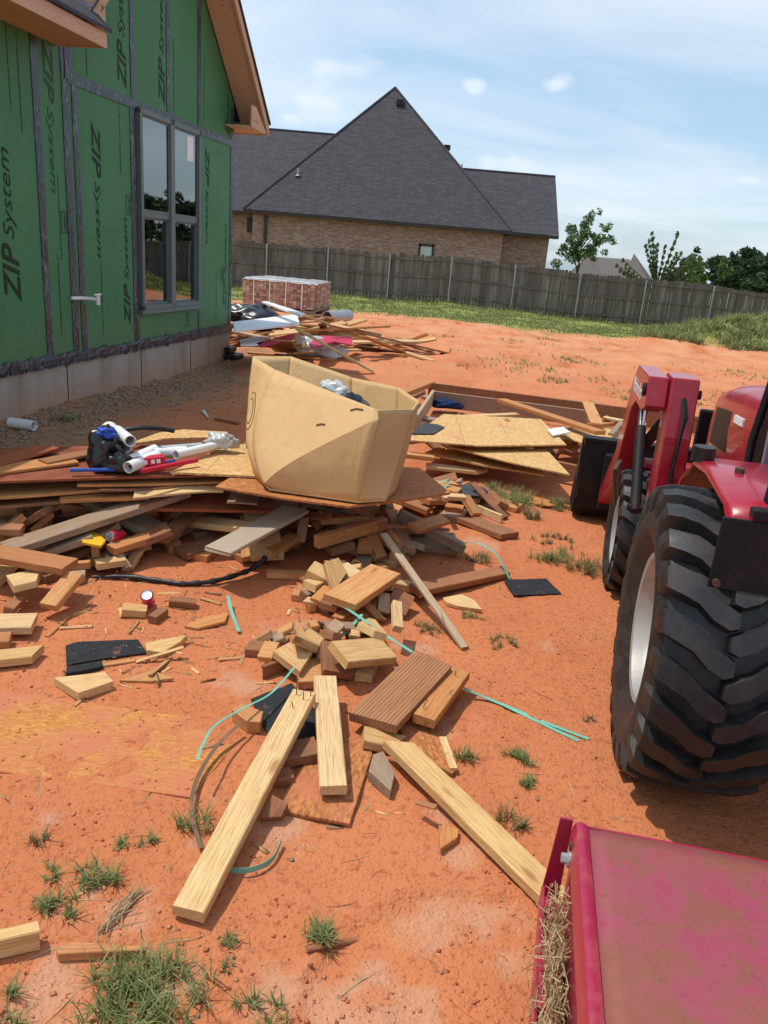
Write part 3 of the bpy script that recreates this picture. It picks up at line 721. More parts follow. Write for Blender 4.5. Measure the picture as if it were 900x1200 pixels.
# the rest of the shell
mb = MB().box((-5.3, 0.02, 0.5), (2.5, 0.16, 3.42)).box((2.5, 0.02, 0.5), (4.15, 0.16, 0.86)).box((4.15, 0.02, 0.5), (5.28, 0.16, 3.4))
mb.prism([(1.3, 3.03), (5.28, 3.03), (5.28, 3.4), (RS, ZR-0.1), (1.3, 3.6)], 0.03, 0.15, 'y')
mb.box((5.16, 0.16, 0.5), (5.28, 7, 3.4)).box((-5.3, 6.9, 0.5), (5.28, 7, 3.4)).box((-5.3, 0.17, 0.5), (-5.2, 6.9, 3.4))
mb.build('stud_wall', 'interior', house)
MB().box((-5.2, 0.17, 0.42), (5.15, 6.9, 0.49)).build('floor_slab', 'concrete', house)
MB().box((2.0, 2.6, 0.5), (5.1, 2.7, 3.4)).build('room_partition', 'interior', house)
fd = MB().box((-5.3, 0.0, -0.3), (5.29, 0.25, 0.475), 0.006).box((5.04, 0.26, -0.3), (5.29, 7, 0.475), 0.006).build('foundation', 'concrete', house)
for s in (-0.9, 1.05, 2.55, 3.9):
    MB().box((s, -0.004, -0.1), (s+0.012, 0.003, 0.46)).build('form_joint', 'brown_trim', fd)
# flashing tape lapped over the foot of the sheathing, wrinkled
def strip(a, b, wdt, nseg, seed, thick=0.004, y0=-0.004, amp=0.006):
    """taped strip from a to b (s,z) on the wall face"""
    a = Vector(a); b = Vector(b); d = (b-a).normalized(); q = Vector((-d.y, d.x)); V = []; Fc = []
    for i in range(nseg+1):
        p = a+(b-a)*(i/nseg)
        for k, e in enumerate((-0.5, -0.2, 0.2, 0.5)):
            jit = amp*mnoise.noise(Vector((seed+i*0.83, k*2.1, 0)))
            r = p+q*(e*wdt+ (jit if k in (0, 3) else 0)); V.append((r.x, y0-thick-abs(jit)*0.5*(k in (1, 2)), r.y))
    n = len(V)
    V += [(x, y0+0.003, z) for x, y, z in V]
    for i in range(nseg):
        for k in range(3): Fc.append((i*4+k, i*4+k+1, i*4+k+5, i*4+k+4))
        for k in (0, 3):
            q4 = (i*4+k, (i+1)*4+k, n+(i+1)*4+k, n+i*4+k); Fc.append(q4)
    Fc += [(0, 1, n+1, n), (1, 2, n+2, n+1), (2, 3, n+3, n+2)]
    return mesh('tape', V, Fc)
def tape(a, b, wdt=0.09, name='seam_tape', mat='tape', seed=None, **k):
    L = math.hypot(b[0]-a[0], b[1]-a[1])
    return link(name, strip(a, b, wdt, max(6, int(L/0.06)), seed if seed is not None else random.uniform(0, 99), **k), mat, house)
for s in (-2.86, -1.64, -0.42, 0.795): tape((s, 0.47), (s, 3.40))
tape((1.235, 0.47), (1.235, 3.40), 0.10); tape((1.385, 0.47), (1.385, 3.05), 0.09); tape((1.30, 3.0), (1.30, 3.55), 0.12, y0=-0.010)
tape((1.28, 3.015), (5.28, 3.015), 0.09, y0=-0.007)
tape((2.49, 3.04), (2.49, 4.72), 0.085); tape((3.31, 3.06), (3.31, ZR-0.06), 0.085); tape((4.15, 3.06), (4.15, 4.6), 0.085)
tape((2.46, 0.55), (2.46, 3.0), 0.10); tape((2.49, 0.47), (2.49, 0.80), 0.06, y0=-0.008); tape((4.17, 0.47), (4.17, 0.80), 0.06)
tape((5.25, 0.47), (5.25, 3.45), 0.09)
tape((-5.2, 0.485), (5.30, 0.485), 0.11, 'flashing', 'tape', 3.3, thick=0.012, y0=-0.012, amp=0.035)
# printed lettering
def text_me(txt, size, shear=0.0, bold=0.0):
    cu = bpy.data.curves.new('txt', 'FONT'); cu.body = txt; cu.size = size; cu.shear = shear; cu.offset = bold; cu.extrude = 0.0006; cu.align_x = 'LEFT'; cu.resolution_u = 3
    ob = bpy.data.objects.new('txt', cu); COL.objects.link(ob); bpy.context.view_layer.update()
    me = bpy.data.meshes.new_from_object(ob.evaluated_get(bpy.context.evaluated_depsgraph_get())); bpy.data.objects.remove(ob); bpy.data.curves.remove(cu)
    return me
def wall_text(txt, s, z, length, height, mat='print', up=True, shear=0.25, name='printed_lettering', bold=0.0):
    me = text_me(txt, 1.0, shear, bold); xs_ = [v.co.x for v in me.vertices]; ys_ = [v.co.y for v in me.vertices]
    kx = length/(max(xs_)-min(xs_)); ky = height/(max(ys_)-min(ys_))
    for v in me.vertices:
        a = (v.co.x-min(xs_))*kx; b = (v.co.y-min(ys_))*ky; d = v.co.z
        # up: text reads upwards (baseline on the right), else downwards
        v.co = Vector((s-b, -0.0025-d, z+a)) if up else Vector((s+b, -0.0025-d, z-a))
    return link(name, me, mat, house)
def zipt(s, z, L=1.22, h=0.20, mat='print', up=True):
    # capitals bold and large, the rest smaller
    k = 1 if up else -1
    wall_text('ZIP', s, z, L*0.40, h, mat, up, 0.3, bold=0.018)
    wall_text('System', s, z+k*L*0.425, L*0.575, h*0.80, mat, up, 0.3)
zipt(0.42, 1.05, 1.25, 0.22)
zipt(1.66, 2.72, 1.28, 0.15, up=False); zipt(2.33, 0.72, 1.15, 0.13)
zipt(1.16, 2.00, 1.2, 0.13, mat='print', up=True) if False else zipt(0.93, 3.25, 1.25, 0.14, up=False, mat='print_faint')
zipt(2.36, 3.12, 1.1, 0.17); zipt(3.22, 3.12, 1.2, 0.14); zipt(4.36, 2.86, 1.2, 0.12, up=False); zipt(5.12, 0.75, 1.2, 0.13, mat='print_faint')
zipt(5.14, 3.1, 0.5, 0.12, mat='print_faint')
wall_text('System', 3.95, 0.60, 0.2, 0.25, 'print_faint', True)
def squiggle(s, z, L, h):
    """a line of small print, too small to read"""
    n = int(L/0.012); V = []
    for i in range(n+1):
        w_ = h*random.uniform(0.25, 1.0)*(random.random() > 0.12)+0.0015; V += [(s-w_/2, -0.0031, z+L*i/n), (s+w_/2, -0.0031, z+L*i/n)]
    return MB().add(V, [(2*i, 2*i+1, 2*i+3, 2*i+2) for i in range(n)]).build('printed_note', 'print_faint', house)
for s, z in ((0.58, 2.45), (1.00, 0.72), (2.2, 2.3), (1.75, 0.65), (3.45, 3.1), (4.30, 3.12), (4.75, 0.62), (1.06, 1.42), (0.45, 2.6), (1.62, 3.1)):
    squiggle(s, z, 0.75, 0.018)
for s, z in ((1.13, 1.66), (2.34, 1.9), (4.95, 1.15)):
    V = [(a, -0.0032, b) for a, b in ((s-.05, z), (s+.05, z), (s+.05, z+.2), (s-.05, z+.2), (s-.036, z+.014), (s+.036, z+.014), (s+.036, z+.186), (s-.036, z+.186))]
    MB().add(V, [(0, 1, 5, 4), (1, 2, 6, 5), (2, 3, 7, 6), (3, 0, 4, 7)]).build('printed_stamp', 'print_faint', house)
    squiggle(s+.01, z+.03, .14, .03)
# window: twin double-hung unit
win = MB()
s0, s1, z0, z1, sm = 2.555, 4.13, 0.88, 3.0, 3.335
for a, b in (((s0, z0), (s0+0.055, z1)), ((s1-0.055, z0), (s1, z1)), ((s0, z1-0.055), (s1, z1)), ((s0, z0), (s1, z0+0.05)), ((sm-0.05, z0), (sm+0.05, z1))):
    win.box((a[0], -0.045, a[1]), (b[0], 0.05, b[1]))
winO = win.build('window', 'vinyl', house)
MB().box((s0-0.03, -0.055, z0-0.05), (s1+0.03, 0.0, z0-0.004), 0.004).build('sill', 'vinyl', winO)
zm = 1.93
for a, b in ((s0+0.055, sm-0.05), (sm+0.05, s1-0.055)):
    MB().box((a, -0.02, zm-0.03), (b, 0.03, zm+0.03)).build('meeting_rail', 'vinyl', winO)
    for (c, d, y) in ((zm+0.03, z1-0.055, -0.012), (z0+0.05, zm-0.03, 0.018)):
        f = MB(); t_ = 0.022
        f.box((a, y-0.012, c), (a+t_, y+0.012, d)).box((b-t_, y-0.012, c), (b, y+0.012, d)).box((a+t_, y-0.012, c), (b-t_, y+0.012, c+t_)).box((a+t_, y-0.012, d-t_), (b-t_, y+0.012, d))
        f.build('sash', 'vinyl', winO)
        MB().box((a+t_, y-0.003, c+t_), (b-t_, y+0.003, d-t_)).build('pane', 'glass', winO)
MB().box((3.78, -0.017, 2.62), (3.95, -0.0155, 2.90)).build('paper_sticker', 'white', winO)
# hose tap on the wall
hp = MB().tube([(1.16, -0.02, 1.06), (1.30, -0.05, 1.06), (1.40, -0.16, 1.055)], 0.018, 8).tube([(1.40, -0.16, 1.09), (1.40, -0.16, 1.0)], 0.022, 8).tube([(1.34, -0.16, 1.10), (1.46, -0.16, 1.10)], 0.01, 6)
hp.build('hose_tap', 'white_pvc', house)
# roofs
def roofslab(name, pts, up, mat, parent=house):
    n = len(pts); V = [Vector(p) for p in pts]; V2 = [p+Vector((0, 0, up)) for p in V]
    me = mesh(name, V+V2, [tuple(reversed(range(n))), tuple(range(n, 2*n))]+[(i, (i+1) % n, n+(i+1) % n, n+i) for i in range(n)])
    bm = bmesh.new(); bm.from_mesh(me); bmesh.ops.recalc_face_normals(bm, faces=bm.faces); bm.to_mesh(me); bm.free()
    return link(name, me, mat, parent)
SE = 5.62; OV = -0.40
rr = roofslab('roof', [(RS, OV-0.02, ZR+0.10), (SE+0.03, OV-0.02, ZS(SE)+0.10), (SE+0.03, 6, ZS(SE)+0.10), (RS, 6, ZR+0.10)], 0.03, 'shingle'); set_uv(rr)
lf = roofslab('roof', [(RS, OV-0.02, ZR+0.10), (RS, 6, ZR+0.10), (0.9, 6, zrake(0.9)+0.10), (0.9, OV-0.02, zrake(0.9)+0.10)], 0.03, 'shingle'); set_uv(lf)
roofslab('rake_soffit', [(RS, OV+0.03, ZR+0.001), (SE, OV+0.03, ZS(SE)+0.001), (SE, -0.014, ZS(SE)+0.001), (RS, -0.014, ZR+0.001)], 0.02, 'trim')
roofslab('barge_board', [(RS, OV, ZR-0.035), (SE, OV, ZS(SE)-0.035), (SE, OV+0.03, ZS(SE)-0.035), (RS, OV+0.03, ZR-0.035)], 0.132, 'trim')
roofslab('barge_board', [(RS, OV, ZR-0.035), (RS, OV+0.03, ZR-0.035), (1.0, OV+0.03, zrake(1.0)-0.035), (1.0, OV, zrake(1.0)-0.035)], 0.132, 'trim')
roofslab('rake_soffit', [(RS, OV+0.03, ZR+0.001), (RS, -0.014, ZR+0.001), (1.0, -0.014, zrake(1.0)+0.001), (1.0, OV+0.03, zrake(1.0)+0.001)], 0.02, 'trim')
MB().box((5.302, OV+0.032, 3.20), (SE-0.005, 6, 3.225)).build('eave_soffit', 'trim', house)
MB().box((SE-0.004, OV+0.002, 3.19), (SE+0.02, 6, 3.34)).build('fascia', 'trim', house)
MB().prism([(4.98, 3.20), (SE-0.006, 3.20), (SE-0.006, ZS(SE)-0.04), (5.15, 3.47), (4.98, 3.47)], -0.385, -0.365, 'y').build('eave_return', 'trim', house)
MB().box((4.98, -0.364, 3.20), (5.30, -0.02, 3.222)).build('eave_return', 'trim', house)
# left eave with shingles on top
MB().box((-5.3, -0.50, 3.225), (1.13, -0.47, 3.345)).build('fascia', 'trim', house)
MB().box((-5.3, -0.468, 3.235), (1.10, -0.014, 3.255)).build('eave_soffit', 'trim', house)
MB().prism([(-0.49, 3.226), (-0.012, 3.226), (-0.012, 3.72), (-0.46, 3.345), (-0.49, 3.345)], 1.101, 1.128, 'x').build('eave_end_board', 'trim', house)
r3 = roofslab('roof', [(-5.4, -0.53, 3.35), (1.17, -0.53, 3.35), (1.17, 0.0, 3.35+0.53*0.9), (1.17, 5, 3.35+5.53*0.9), (-5.4, 5, 3.35+5.53*0.9)], 0.03, 'shingle'); set_uv(r3)
MB().box((1.10, -0.40, 3.40), (1.30, -0.30, 3.60), 0.01).build('vent_block', 'trim', house)
# drain stub at the far corner
MB().box((5.05, -0.10, 0.14), (5.32, -0.012, 0.22), 0.01).box((5.0, -0.22, 0.05), (5.32, -0.02, 0.13), 0.02).build('drain_stub', 'black_plastic', house)

# ------------------------------------------------------------------ neighbour's brick house
nb = empty('brick_house', (-1.5, 43, 0), 'brick house with steep dark shingled hip roof behind the fence', 'house')
def wbox(name, a, b, mat='brickwall', parent=nb):
    return set_uv(MB().box(a, b).build(name, mat, parent, I4))
EX0, EX1, EZ = -8.08, 5.07, 3.33
wbox('wall', (EX0+0.4, 40.4, -1), (EX1-0.35, 56, EZ-0.10)); wbox('wall', (EX1-0.35, 43.6, -1), (7.55, 54, EZ-0.02)); wbox('wall', (-22, 42.2, -1), (EX0+0.4, 56, EZ-0.12))
AP = Vector((-1.3, 46.2, 10.25))
def roofmesh(name, polys, mat='shingle', parent=nb, th=0.12):
    V = []; Fc = []
    for p in polys:
        k = len(V); V += [Vector(q) for q in p]; Fc.append(tuple(range(k, k+len(p))))
    me = mesh(name, V, Fc); bm = bmesh.new(); bm.from_mesh(me); bmesh.ops.remove_doubles(bm, verts=bm.verts, dist=1e-3); bm.to_mesh(me); bm.free(); me.update()
    for p in me.polygons:
        if p.normal.z < 0: p.flip()
    me.update(); o = link(name, me, mat, parent, I4); set_uv(o); return o
roofmesh('roof', [[(EX0, 40, EZ), (EX1, 40, EZ), AP], [(EX1, 40, EZ), (EX1, 56.5, EZ), (AP.x+0.4, 50, AP.z-0.05), AP], [(EX0, 56.5, EZ), (EX0, 40, EZ), AP, (AP.x+0.4, 50, AP.z-0.05)], [(EX1, 56.5, EZ), (EX0, 56.5, EZ), (AP.x+0.4, 50, AP.z-0.05)]])
roofmesh('roof', [[(-23, 41.8, EZ-0.04), (-7.4, 41.8, EZ-0.04), (-3.6, 47, 7.83), (-23, 47, 7.83)], [(-23, 47, 7.83), (-3.6, 47, 7.83), (-3.6, 53, EZ), (-23, 53, EZ)]])
roofmesh('roof', [[(3.0, 43.1, EZ+0.08), (7.95, 43.1, EZ+0.08), (8.0, 47, 6.64), (2.6, 47, 6.64)], [(8.0, 47, 6.64), (7.95, 52, EZ), (2.6, 52, EZ), (2.6, 47, 6.64)]])
wbox('gable_wall', (7.3, 43.9, EZ-0.03), (7.5, 50.6, EZ+0.02), 'brown_trim')
MB().prism([(43.5, EZ-0.05), (50.8, EZ-0.05), (47, 6.45)], 7.32, 7.5, 'x').build('gable_wall', 'brown_trim', nb, I4)
for n_, a, b in (('fascia', (EX0, 39.98, EZ-0.16), (EX1, 40.02, EZ-0.005)), ('fascia', (EX1-0.02, 40.03, EZ-0.16), (EX1+0.02, 43.0, EZ-0.005)), ('fascia', (3.0, 43.08, EZ-0.09), (7.95, 43.12, EZ+0.075)), ('fascia', (-23, 41.78, EZ-0.2), (EX0+0.3, 41.82, EZ-0.045)),
                ('soffit', (EX0+0.02, 40.03, EZ-0.15), (EX1-0.03, 40.5, EZ-0.11)), ('soffit', (5.1, 43.13, EZ-0.08), (7.9, 43.7, EZ-0.04))):
    MB().box(a, b).build(n_, 'brown_trim', nb, I4)
# ridge caps along the hips
for a, b in (((EX0, 40, EZ), AP), ((EX1, 40, EZ), AP), ((2.7, 47, 6.64), (8.0, 47, 6.64)), ((-23, 47, 7.83), (-3.7, 47, 7.83))):
    a = Vector(a)+Vector((0, 0, 0.02)); b = Vector(b)+Vector((0, 0, 0.02))
    set_uv(MB().tube([a, b], 0.055, 6).build('ridge_cap', 'shingle', nb, I4))
wf = MB(); wx0, wx1, wz0, wz1 = 0.62, 1.38, 1.55, 2.42
wf.box((wx0, 40.34, wz0), (wx0+0.1, 40.42, wz1)).box((wx1-0.1, 40.34, wz0), (wx1, 40.42, wz1)).box((wx0, 40.34, wz1-0.12), (wx1, 40.42, wz1)).box((wx0, 40.34, wz0), (wx1, 40.42, wz0+0.06))
wo_ = wf.build('window', 'brown_trim', nb, I4)
MB().box((wx0+0.1, 40.37, wz0+0.06), (wx1-0.1, 40.39, wz1-0.12)).build('pane', 'plastic_wrap', wo_, I4)
MB().box((-7.1, 40.28, 1.0), (-6.95, 40.38, 3.1)).build('downspout', 'brown_trim', nb, I4)
wf = MB(); wf.box((-8.3, 42.12, 2.3), (-7.72, 42.19, 3.0)); wf.build('window', 'brown_trim', nb, I4)
def on_hip(px, py):     # a point of the front hip plane
    d = ray(px, py); n = (Vector((EX1, 40, EZ))-Vector((EX0, 40, EZ))).cross(AP-Vector((EX0, 40, EZ))); return EYE+d*((Vector((EX0, 40, EZ))-EYE).dot(n)/d.dot(n))
q = on_hip(469, 122); MB().box((q.x-0.2, q.y-0.2, q.z-0.1), (q.x+0.2, q.y+0.15, q.z+0.22), 0.03).build('roof_vent', 'drip', nb, I4)
q = on_hip(349, 206); MB().tube([q, q+Vector((0, 0, 0.35))], 0.05, 8).lathe([(0.0, 0.14), (0.06, 0.05)], 10, 'z', tuple(q)).build('vent_pipe', 'galv', nb, I4)
q = PY(523, 182, 45.5); MB().tube([q-Vector((0, 0, 0.9)), q+Vector((0, 0, 0.35))], 0.12, 8).tube([q+Vector((0, 0, 0.25)), q+Vector((0, 0, 0.5))], 0.19, 8).build('vent_pipe', 'drip', nb, I4)
q = PY(541, 197, 45.5); MB().tube([q-Vector((0, 0, 0.7)), q+Vector((0, 0, 0.2))], 0.04, 8).build('vent_pipe', 'galv', nb, I4)
MB().box((6.9, 42.9, 1.2), (8.3, 43.4, 1.75), 0.05).build('brick_lean_to', 'redply', nb, I4)

# ------------------------------------------------------------------ fence
FY = 32.7
def fz(x): return float(gheight(np.array([x]), np.array([FY]))[0])
fence = empty('wooden_fence', (0, FY, 0), 'long grey cedar picket fence with metal posts in front of the brick house', 'fence')
V = []; Fq = []
x = -15.0
while x < 44:
    wd = 0.138+random.uniform(-0.004, 0.004); b = fz(x)+0.03+random.uniform(-0.02, 0.02); h = b+1.80+random.uniform(-0.025, 0.025); y = FY+random.uniform(-0.008, 0.008); tl = random.uniform(-0.012, 0.012)
    k = len(V); d = 0.03
    for yy in (y, y+0.016):
        V += [(x, yy, b), (x+wd, yy, b), (x+wd+tl, yy, h-d), (x+wd-d+tl, yy, h), (x+d+tl, yy, h), (x+tl, yy, h-d)]
    Fq += [(k, k+1, k+2, k+3, k+4, k+5), (k+11, k+10, k+9, k+8, k+7, k+6)]+[(k+(i+1) % 6, k+i, k+6+i, k+6+(i+1) % 6) for i in range(6)]
    x += wd+random.uniform(0.003, 0.010)
pk = link('pickets', mesh('pickets', V, Fq), 'fence', fence, I4, kind='stuff')
px_ = [0.0]*0
posts = [PY(q, 330, FY).x for q in (312, 383, 455, 527, 602, 679, 757, 838)]
posts = [posts[0]-2.5, posts[0]-5] + posts + [posts[-1]+2.5*i for i in range(1, 13)]
posts.sort()
for x in posts:
    b = fz(x); MB().tube([(x, FY-0.07, b-0.1), (x, FY-0.07, b+1.78)], 0.030, 8).lathe([(b+1.80, 0.001), (b+1.795, 0.034), (b+1.76, 0.036)], 8, 'z', (x, FY-0.07, 0)).build('post', 'galv', fence, I4)
for a, b in zip(posts[:-1], posts[1:]):
    for hz in (0.25, 0.95, 1.62):
        za_, zb_ = fz(a)+hz, fz(b)+hz
        roofslab('rail', [(a, FY-0.045, za_), (b, FY-0.045, zb_), (b, FY-0.008, zb_), (a, FY-0.008, za_)], 0.085, 'fence', fence).matrix_parent_inverse = fence.matrix_basis.inverted()

# ------------------------------------------------------------------ far roof and trees
fh = empty('distant_house', (20, 82, 0), 'distant house with pale brown hipped roof beyond the fence', 'house')
q = [PY(a, b, 80) for a, b in ((660, 328), (690, 297), (742, 297), (760, 328))]
wbox('wall', (16.2, 80.5, -2), (24.3, 95, 1.2), 'brickwall', fh)
def fr(a, b, Y): return PY(a, b, Y)
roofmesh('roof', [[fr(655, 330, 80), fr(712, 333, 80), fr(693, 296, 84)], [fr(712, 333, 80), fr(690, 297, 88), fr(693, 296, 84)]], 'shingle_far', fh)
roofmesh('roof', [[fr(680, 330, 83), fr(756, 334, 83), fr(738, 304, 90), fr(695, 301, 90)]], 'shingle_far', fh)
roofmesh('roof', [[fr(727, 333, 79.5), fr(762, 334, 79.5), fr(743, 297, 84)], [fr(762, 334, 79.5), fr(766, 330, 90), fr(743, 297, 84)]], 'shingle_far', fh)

def m_leaf(name, a, b, c):
    t = NT(name); rp = t.n('NewGeometry').outputs['Random Per Island']; n = t.noise(t.geo(), 0.9, 4, 0.6)
    col = t.ramp(rp, (0.0, a), (0.55, b), (1.0, c))
    col = t.mix(t.ramp(n.outputs['Fac'], (0.35, 0.0), (0.65, 0.45)), col, a)
    t.fin(col, 0.6, 0.25)
    tr = t.n('BsdfTranslucent'); t.l(col, tr.inputs[0]); mx = t.n('MixShader'); mx.inputs[0].default_value = 0.3
    t.l(t.b.outputs[0], mx.inputs[1]); t.l(tr.outputs[0], mx.inputs[2]); t.l(mx.outputs[0], t.out.inputs[0]); return t.m
MAT['leaf'] = m_leaf('leaf_green', (0.09, 0.14, 0.04, 1), (0.15, 0.23, 0.07, 1), (0.23, 0.32, 0.11, 1))
MAT['leaf_dark'] = m_leaf('leaf_dark_green', (0.035, 0.06, 0.028, 1), (0.055, 0.09, 0.038, 1), (0.08, 0.12, 0.05, 1))
MAT['leaf_pale'] = m_leaf('leaf_pale_green', (0.09, 0.13, 0.045, 1), (0.15, 0.20, 0.07, 1), (0.21, 0.27, 0.10, 1))
MAT['bark'] = m_plain('bark', (0.10, 0.075, 0.055, 1), 0.9, 0.3, 0.2, bump=0.02)
def leaves(clumps, n, size, rng):
    """many small leaf quads spread through clumps of (centre, radius xyz)"""
    vol = np.array([c[1][0]*c[1][1]*c[1][2] for c in clumps])**0.75; pick = rng.choice(len(clumps), n, p=vol/vol.sum())
    C = np.array([list(c[0]) for c in clumps])[pick]; Rr = np.array([list(c[1]) for c in clumps])[pick]
    d = rng.normal(size=(n, 3)); d /= np.linalg.norm(d, axis=1)[:, None]; r = rng.random(n)**0.45
    p = C+d*Rr*r[:, None]
    a = rng.normal(size=(n, 3)); a /= np.linalg.norm(a, axis=1)[:, None]; b = np.cross(a, rng.normal(size=(n, 3))); b /= np.linalg.norm(b, axis=1)[:, None]
    s = size*(0.6+0.8*rng.random(n))[:, None]
    Vv = np.stack([p-a*s, p+b*s*0.5, p+a*s, p-b*s*0.5], 1).reshape(-1, 3); Ff = np.arange(4*n).reshape(-1, 4)
    return fast_mesh('crown', Vv, Ff, 4)
def tree(name, label, base, H, clumps, nleaf, size, mat, seed, tr=0.12, group=None):
    rng = np.random.default_rng(seed); rnd = random.Random(seed); base = Vector(base)
    t = empty(name, base, label, 'tree', group)
    mb = MB(); top = base+Vector((rnd.uniform(-.2, .2), rnd.uniform(-.2, .2), H*0.75))
    mb.tube([base-Vector((0, 0, 0.3)), base+(top-base)*0.35+Vector((rnd.uniform(-.1, .1), 0, 0)), base+(top-base)*0.7, top], [tr, tr*0.75, tr*0.5, tr*0.15], 8)
    cl = []
    for (cx, cy, cz), (rx, ry, rz) in clumps:
        c = base+Vector((cx, cy, cz)); st = base+(top-base)*min(0.9, max(0.2, (cz-rz*0.8)/(H*0.75)*0.75))
        mb.tube([st, (st+c)/2+Vector((rnd.uniform(-.15, .15), rnd.uniform(-.15, .15), 0.1)), c], [tr*0.4, tr*0.25, tr*0.06], 6)
        for k in range(5):
            e = c+Vector((rnd.gauss(0, rx*0.55), rnd.gauss(0, ry*0.55), rnd.gauss(0, rz*0.55))); mb.tube([c, e], [tr*0.1, tr*0.03], 4)
            cl.append((e, (rx*0.42, ry*0.42, rz*0.42)))
        cl.append((c, (rx*0.7, ry*0.7, rz*0.7)))
    mb.build('trunk', 'bark', t, I4, smooth=True)
    link('crown', leaves(cl, nleaf, size, rng), mat, t, I4)
    return t
b = PY(678, 320, 50); b.z = -0.6
tree('young_tree', 'slender young tree with loose crown right of the brick house', b, 6.6, [((-0.5, 0, 3.3), (0.9, .9, 0.8)), ((-0.2, 0, 4.4), (.75, .7, .7)), ((0.1, 0, 5.3), (.55, .5, .6)), ((1.0, 0, 4.3), (.7, .6, .5)), ((1.3, 0.2, 4.9), (.4, .4, .35)), ((-1.1, 0, 3.6), (.4, .4, .4)), ((0.4, 0, 3.6), (.6, .6, .5))], 4000, 0.085, 'leaf', 3, 0.10)
# spiky fan-shaped shrub tree
b = PY(770, 335, 52); b.z = -0.6
t = empty('spiky_tree', b, 'pale tree with branches fanning upward behind the fence', 'tree')
rng = np.random.default_rng(5); mb = MB(); cl = []
for k in range(26):
    an = rng.uniform(-1.15, 1.15); dp = rng.uniform(-0.6, 0.6); L = rng.uniform(2.6, 3.9)*(1-0.15*abs(an))
    tip = b+Vector((math.sin(an)*L, dp*L*0.6, 1.4+math.cos(an)*L)); st = b+Vector((0, 0, 1.0+rng.uniform(0, .5)))
    mb.tube([st, (st+tip)/2+Vector((0, 0, 0.2)), tip], [0.05, 0.035, 0.01], 5)
    for f in np.linspace(0.35, 1, 7): cl.append((st+(tip-st)*f, (0.10, 0.10, 0.14)))
mb.tube([b-Vector((0, 0, 0.2)), b+Vector((0, 0, 1.5))], [0.16, 0.1], 8)
mb.build('trunk', 'bark', t, I4); link('crown', leaves(cl, 5200, 0.09, rng), 'leaf_pale', t, I4)
def bushy(px, py, Y, H, W_, n, seed, name, label, mat='leaf', group=None, size=0.16, clus=9):
    b = PY(px, 330, Y); b.z = -1.0; rnd = random.Random(seed)
    cl = [((rnd.gauss(0, W_*0.33), rnd.gauss(0, W_*0.3), H*rnd.uniform(0.42, 0.86)), (W_*rnd.uniform(.22, .36),)*2+(H*rnd.uniform(.10, .17),)) for k in range(clus)]
    tree(name, label, b, H, cl, n, size, mat, seed, 0.16, group)
bushy(822, 0, 62, 4.6, 1.7, 3600, 11, 'small_tree', 'small bright green round tree left of the dark tree line', 'leaf', size=0.14)
bushy(795, 0, 74, 4.2, 1.6, 2400, 12, 'small_tree', 'faint small tree between the spiky tree and round tree', 'leaf_dark')
for i, (px, Y, H, W_) in enumerate(((852, 76, 5.8, 3.4), (872, 80, 6.4, 3.6), (893, 74, 5.7, 3.2), (915, 78, 6.2, 4))):
    bushy(px, 0, Y, H, W_, 5200, 20+i, 'dense_tree', ['leftmost dark tree of the dense line at the right edge', 'tallest dark tree of the dense line at the right edge', 'dark tree at the right edge of the photo above the mound', 'dark tree at the far right end of the tree line'][i], 'leaf_dark', 'dark trees beyond the fence', 0.2, 13)
for i, (x, y, H, W_) in enumerate(((34, 70, 7, 4.5), (42, 74, 7.5, 5), (50, 70, 7, 5), (38, 60, 7, 4))):
    b = Vector((x, y, -1)); rnd = random.Random(40+i)
    cl = [((rnd.gauss(0, W_*0.33), rnd.gauss(0, W_*0.3), H*rnd.uniform(0.35, 0.86)), (W_*.3, W_*.3, H*.15)) for k in range(10)]
    tree('dense_tree', '%s tree of the line mirrored in the window of the green house' % ['leftmost dark', 'tallest dark', 'rightmost dark', 'nearest dark'][i], b, H, cl, 2500, 0.28, 'leaf_dark', 40+i, 0.2, 'dark trees beyond the fence')
# ------------------------------------------------------------------ tractor
def m_paint(name, col, dust=0.25, rough=0.28):
    t = NT(name); o = t.obj(); n = t.noise(o, 7, 6, 0.7); n2 = t.noise(o, 60, 4, 0.7)
    d = t.ramp(n.outputs['Fac'], (0.5, 0.0), (0.8, dust)); c = t.mix(d, col, lin(188, 128, 100))
    c = t.mix(t.ramp(n2.outputs['Fac'], (0.62, 0.0), (0.75, 0.3)), c, tuple(x*0.4 for x in col[:3])+(1,))
    t.fin(c, t.mix(d, (rough,)*3+(1,), (0.8,)*3+(1,)), 0.5); t.b.inputs['Coat Weight'].default_value = 0.25 if rough < 0.5 else 0.0; t.b.inputs['Specular IOR Level'].default_value = 0.5 if rough < 0.5 else 0.25; return t.m
MAT['tred'] = m_paint('tractor_red', (0.36, 0.010, 0.028, 1))
MAT['tblack'] = m_paint('black_steel', (0.012, 0.012, 0.014, 1), 0.06, 0.62)
def m_tyre():
    t = NT('tyre_rubber'); o = t.obj(); n = t.noise(o, 9, 6, 0.7); n2 = t.noise(o, 80, 4, 0.7)
    c = t.mix(t.ramp(n2.outputs['Fac'], (0.35, 0.0), (0.7, 1.0)), (0.013, 0.013, 0.014, 1), (0.024, 0.024, 0.025, 1))
    f = t.ramp(n.outputs['Fac'], (0.46, 0.0), (0.74, 0.22)); c = t.mix(f, c, lin(116, 96, 84))
    t.bump(n2.outputs['Fac'], 0.25, 0.003); return t.fin(c, t.ramp(n.outputs['Fac'], (0.4, 0.42), (0.7, 0.8)), 0.45)
MAT['tyre'] = m_tyre()
MAT['rim'] = m_plain('silver_rim', (0.40, 0.39, 0.37, 1), 0.5, 0.1, 0.5, 0.2, metal=0.35, dustcol=lin(170, 130, 104))
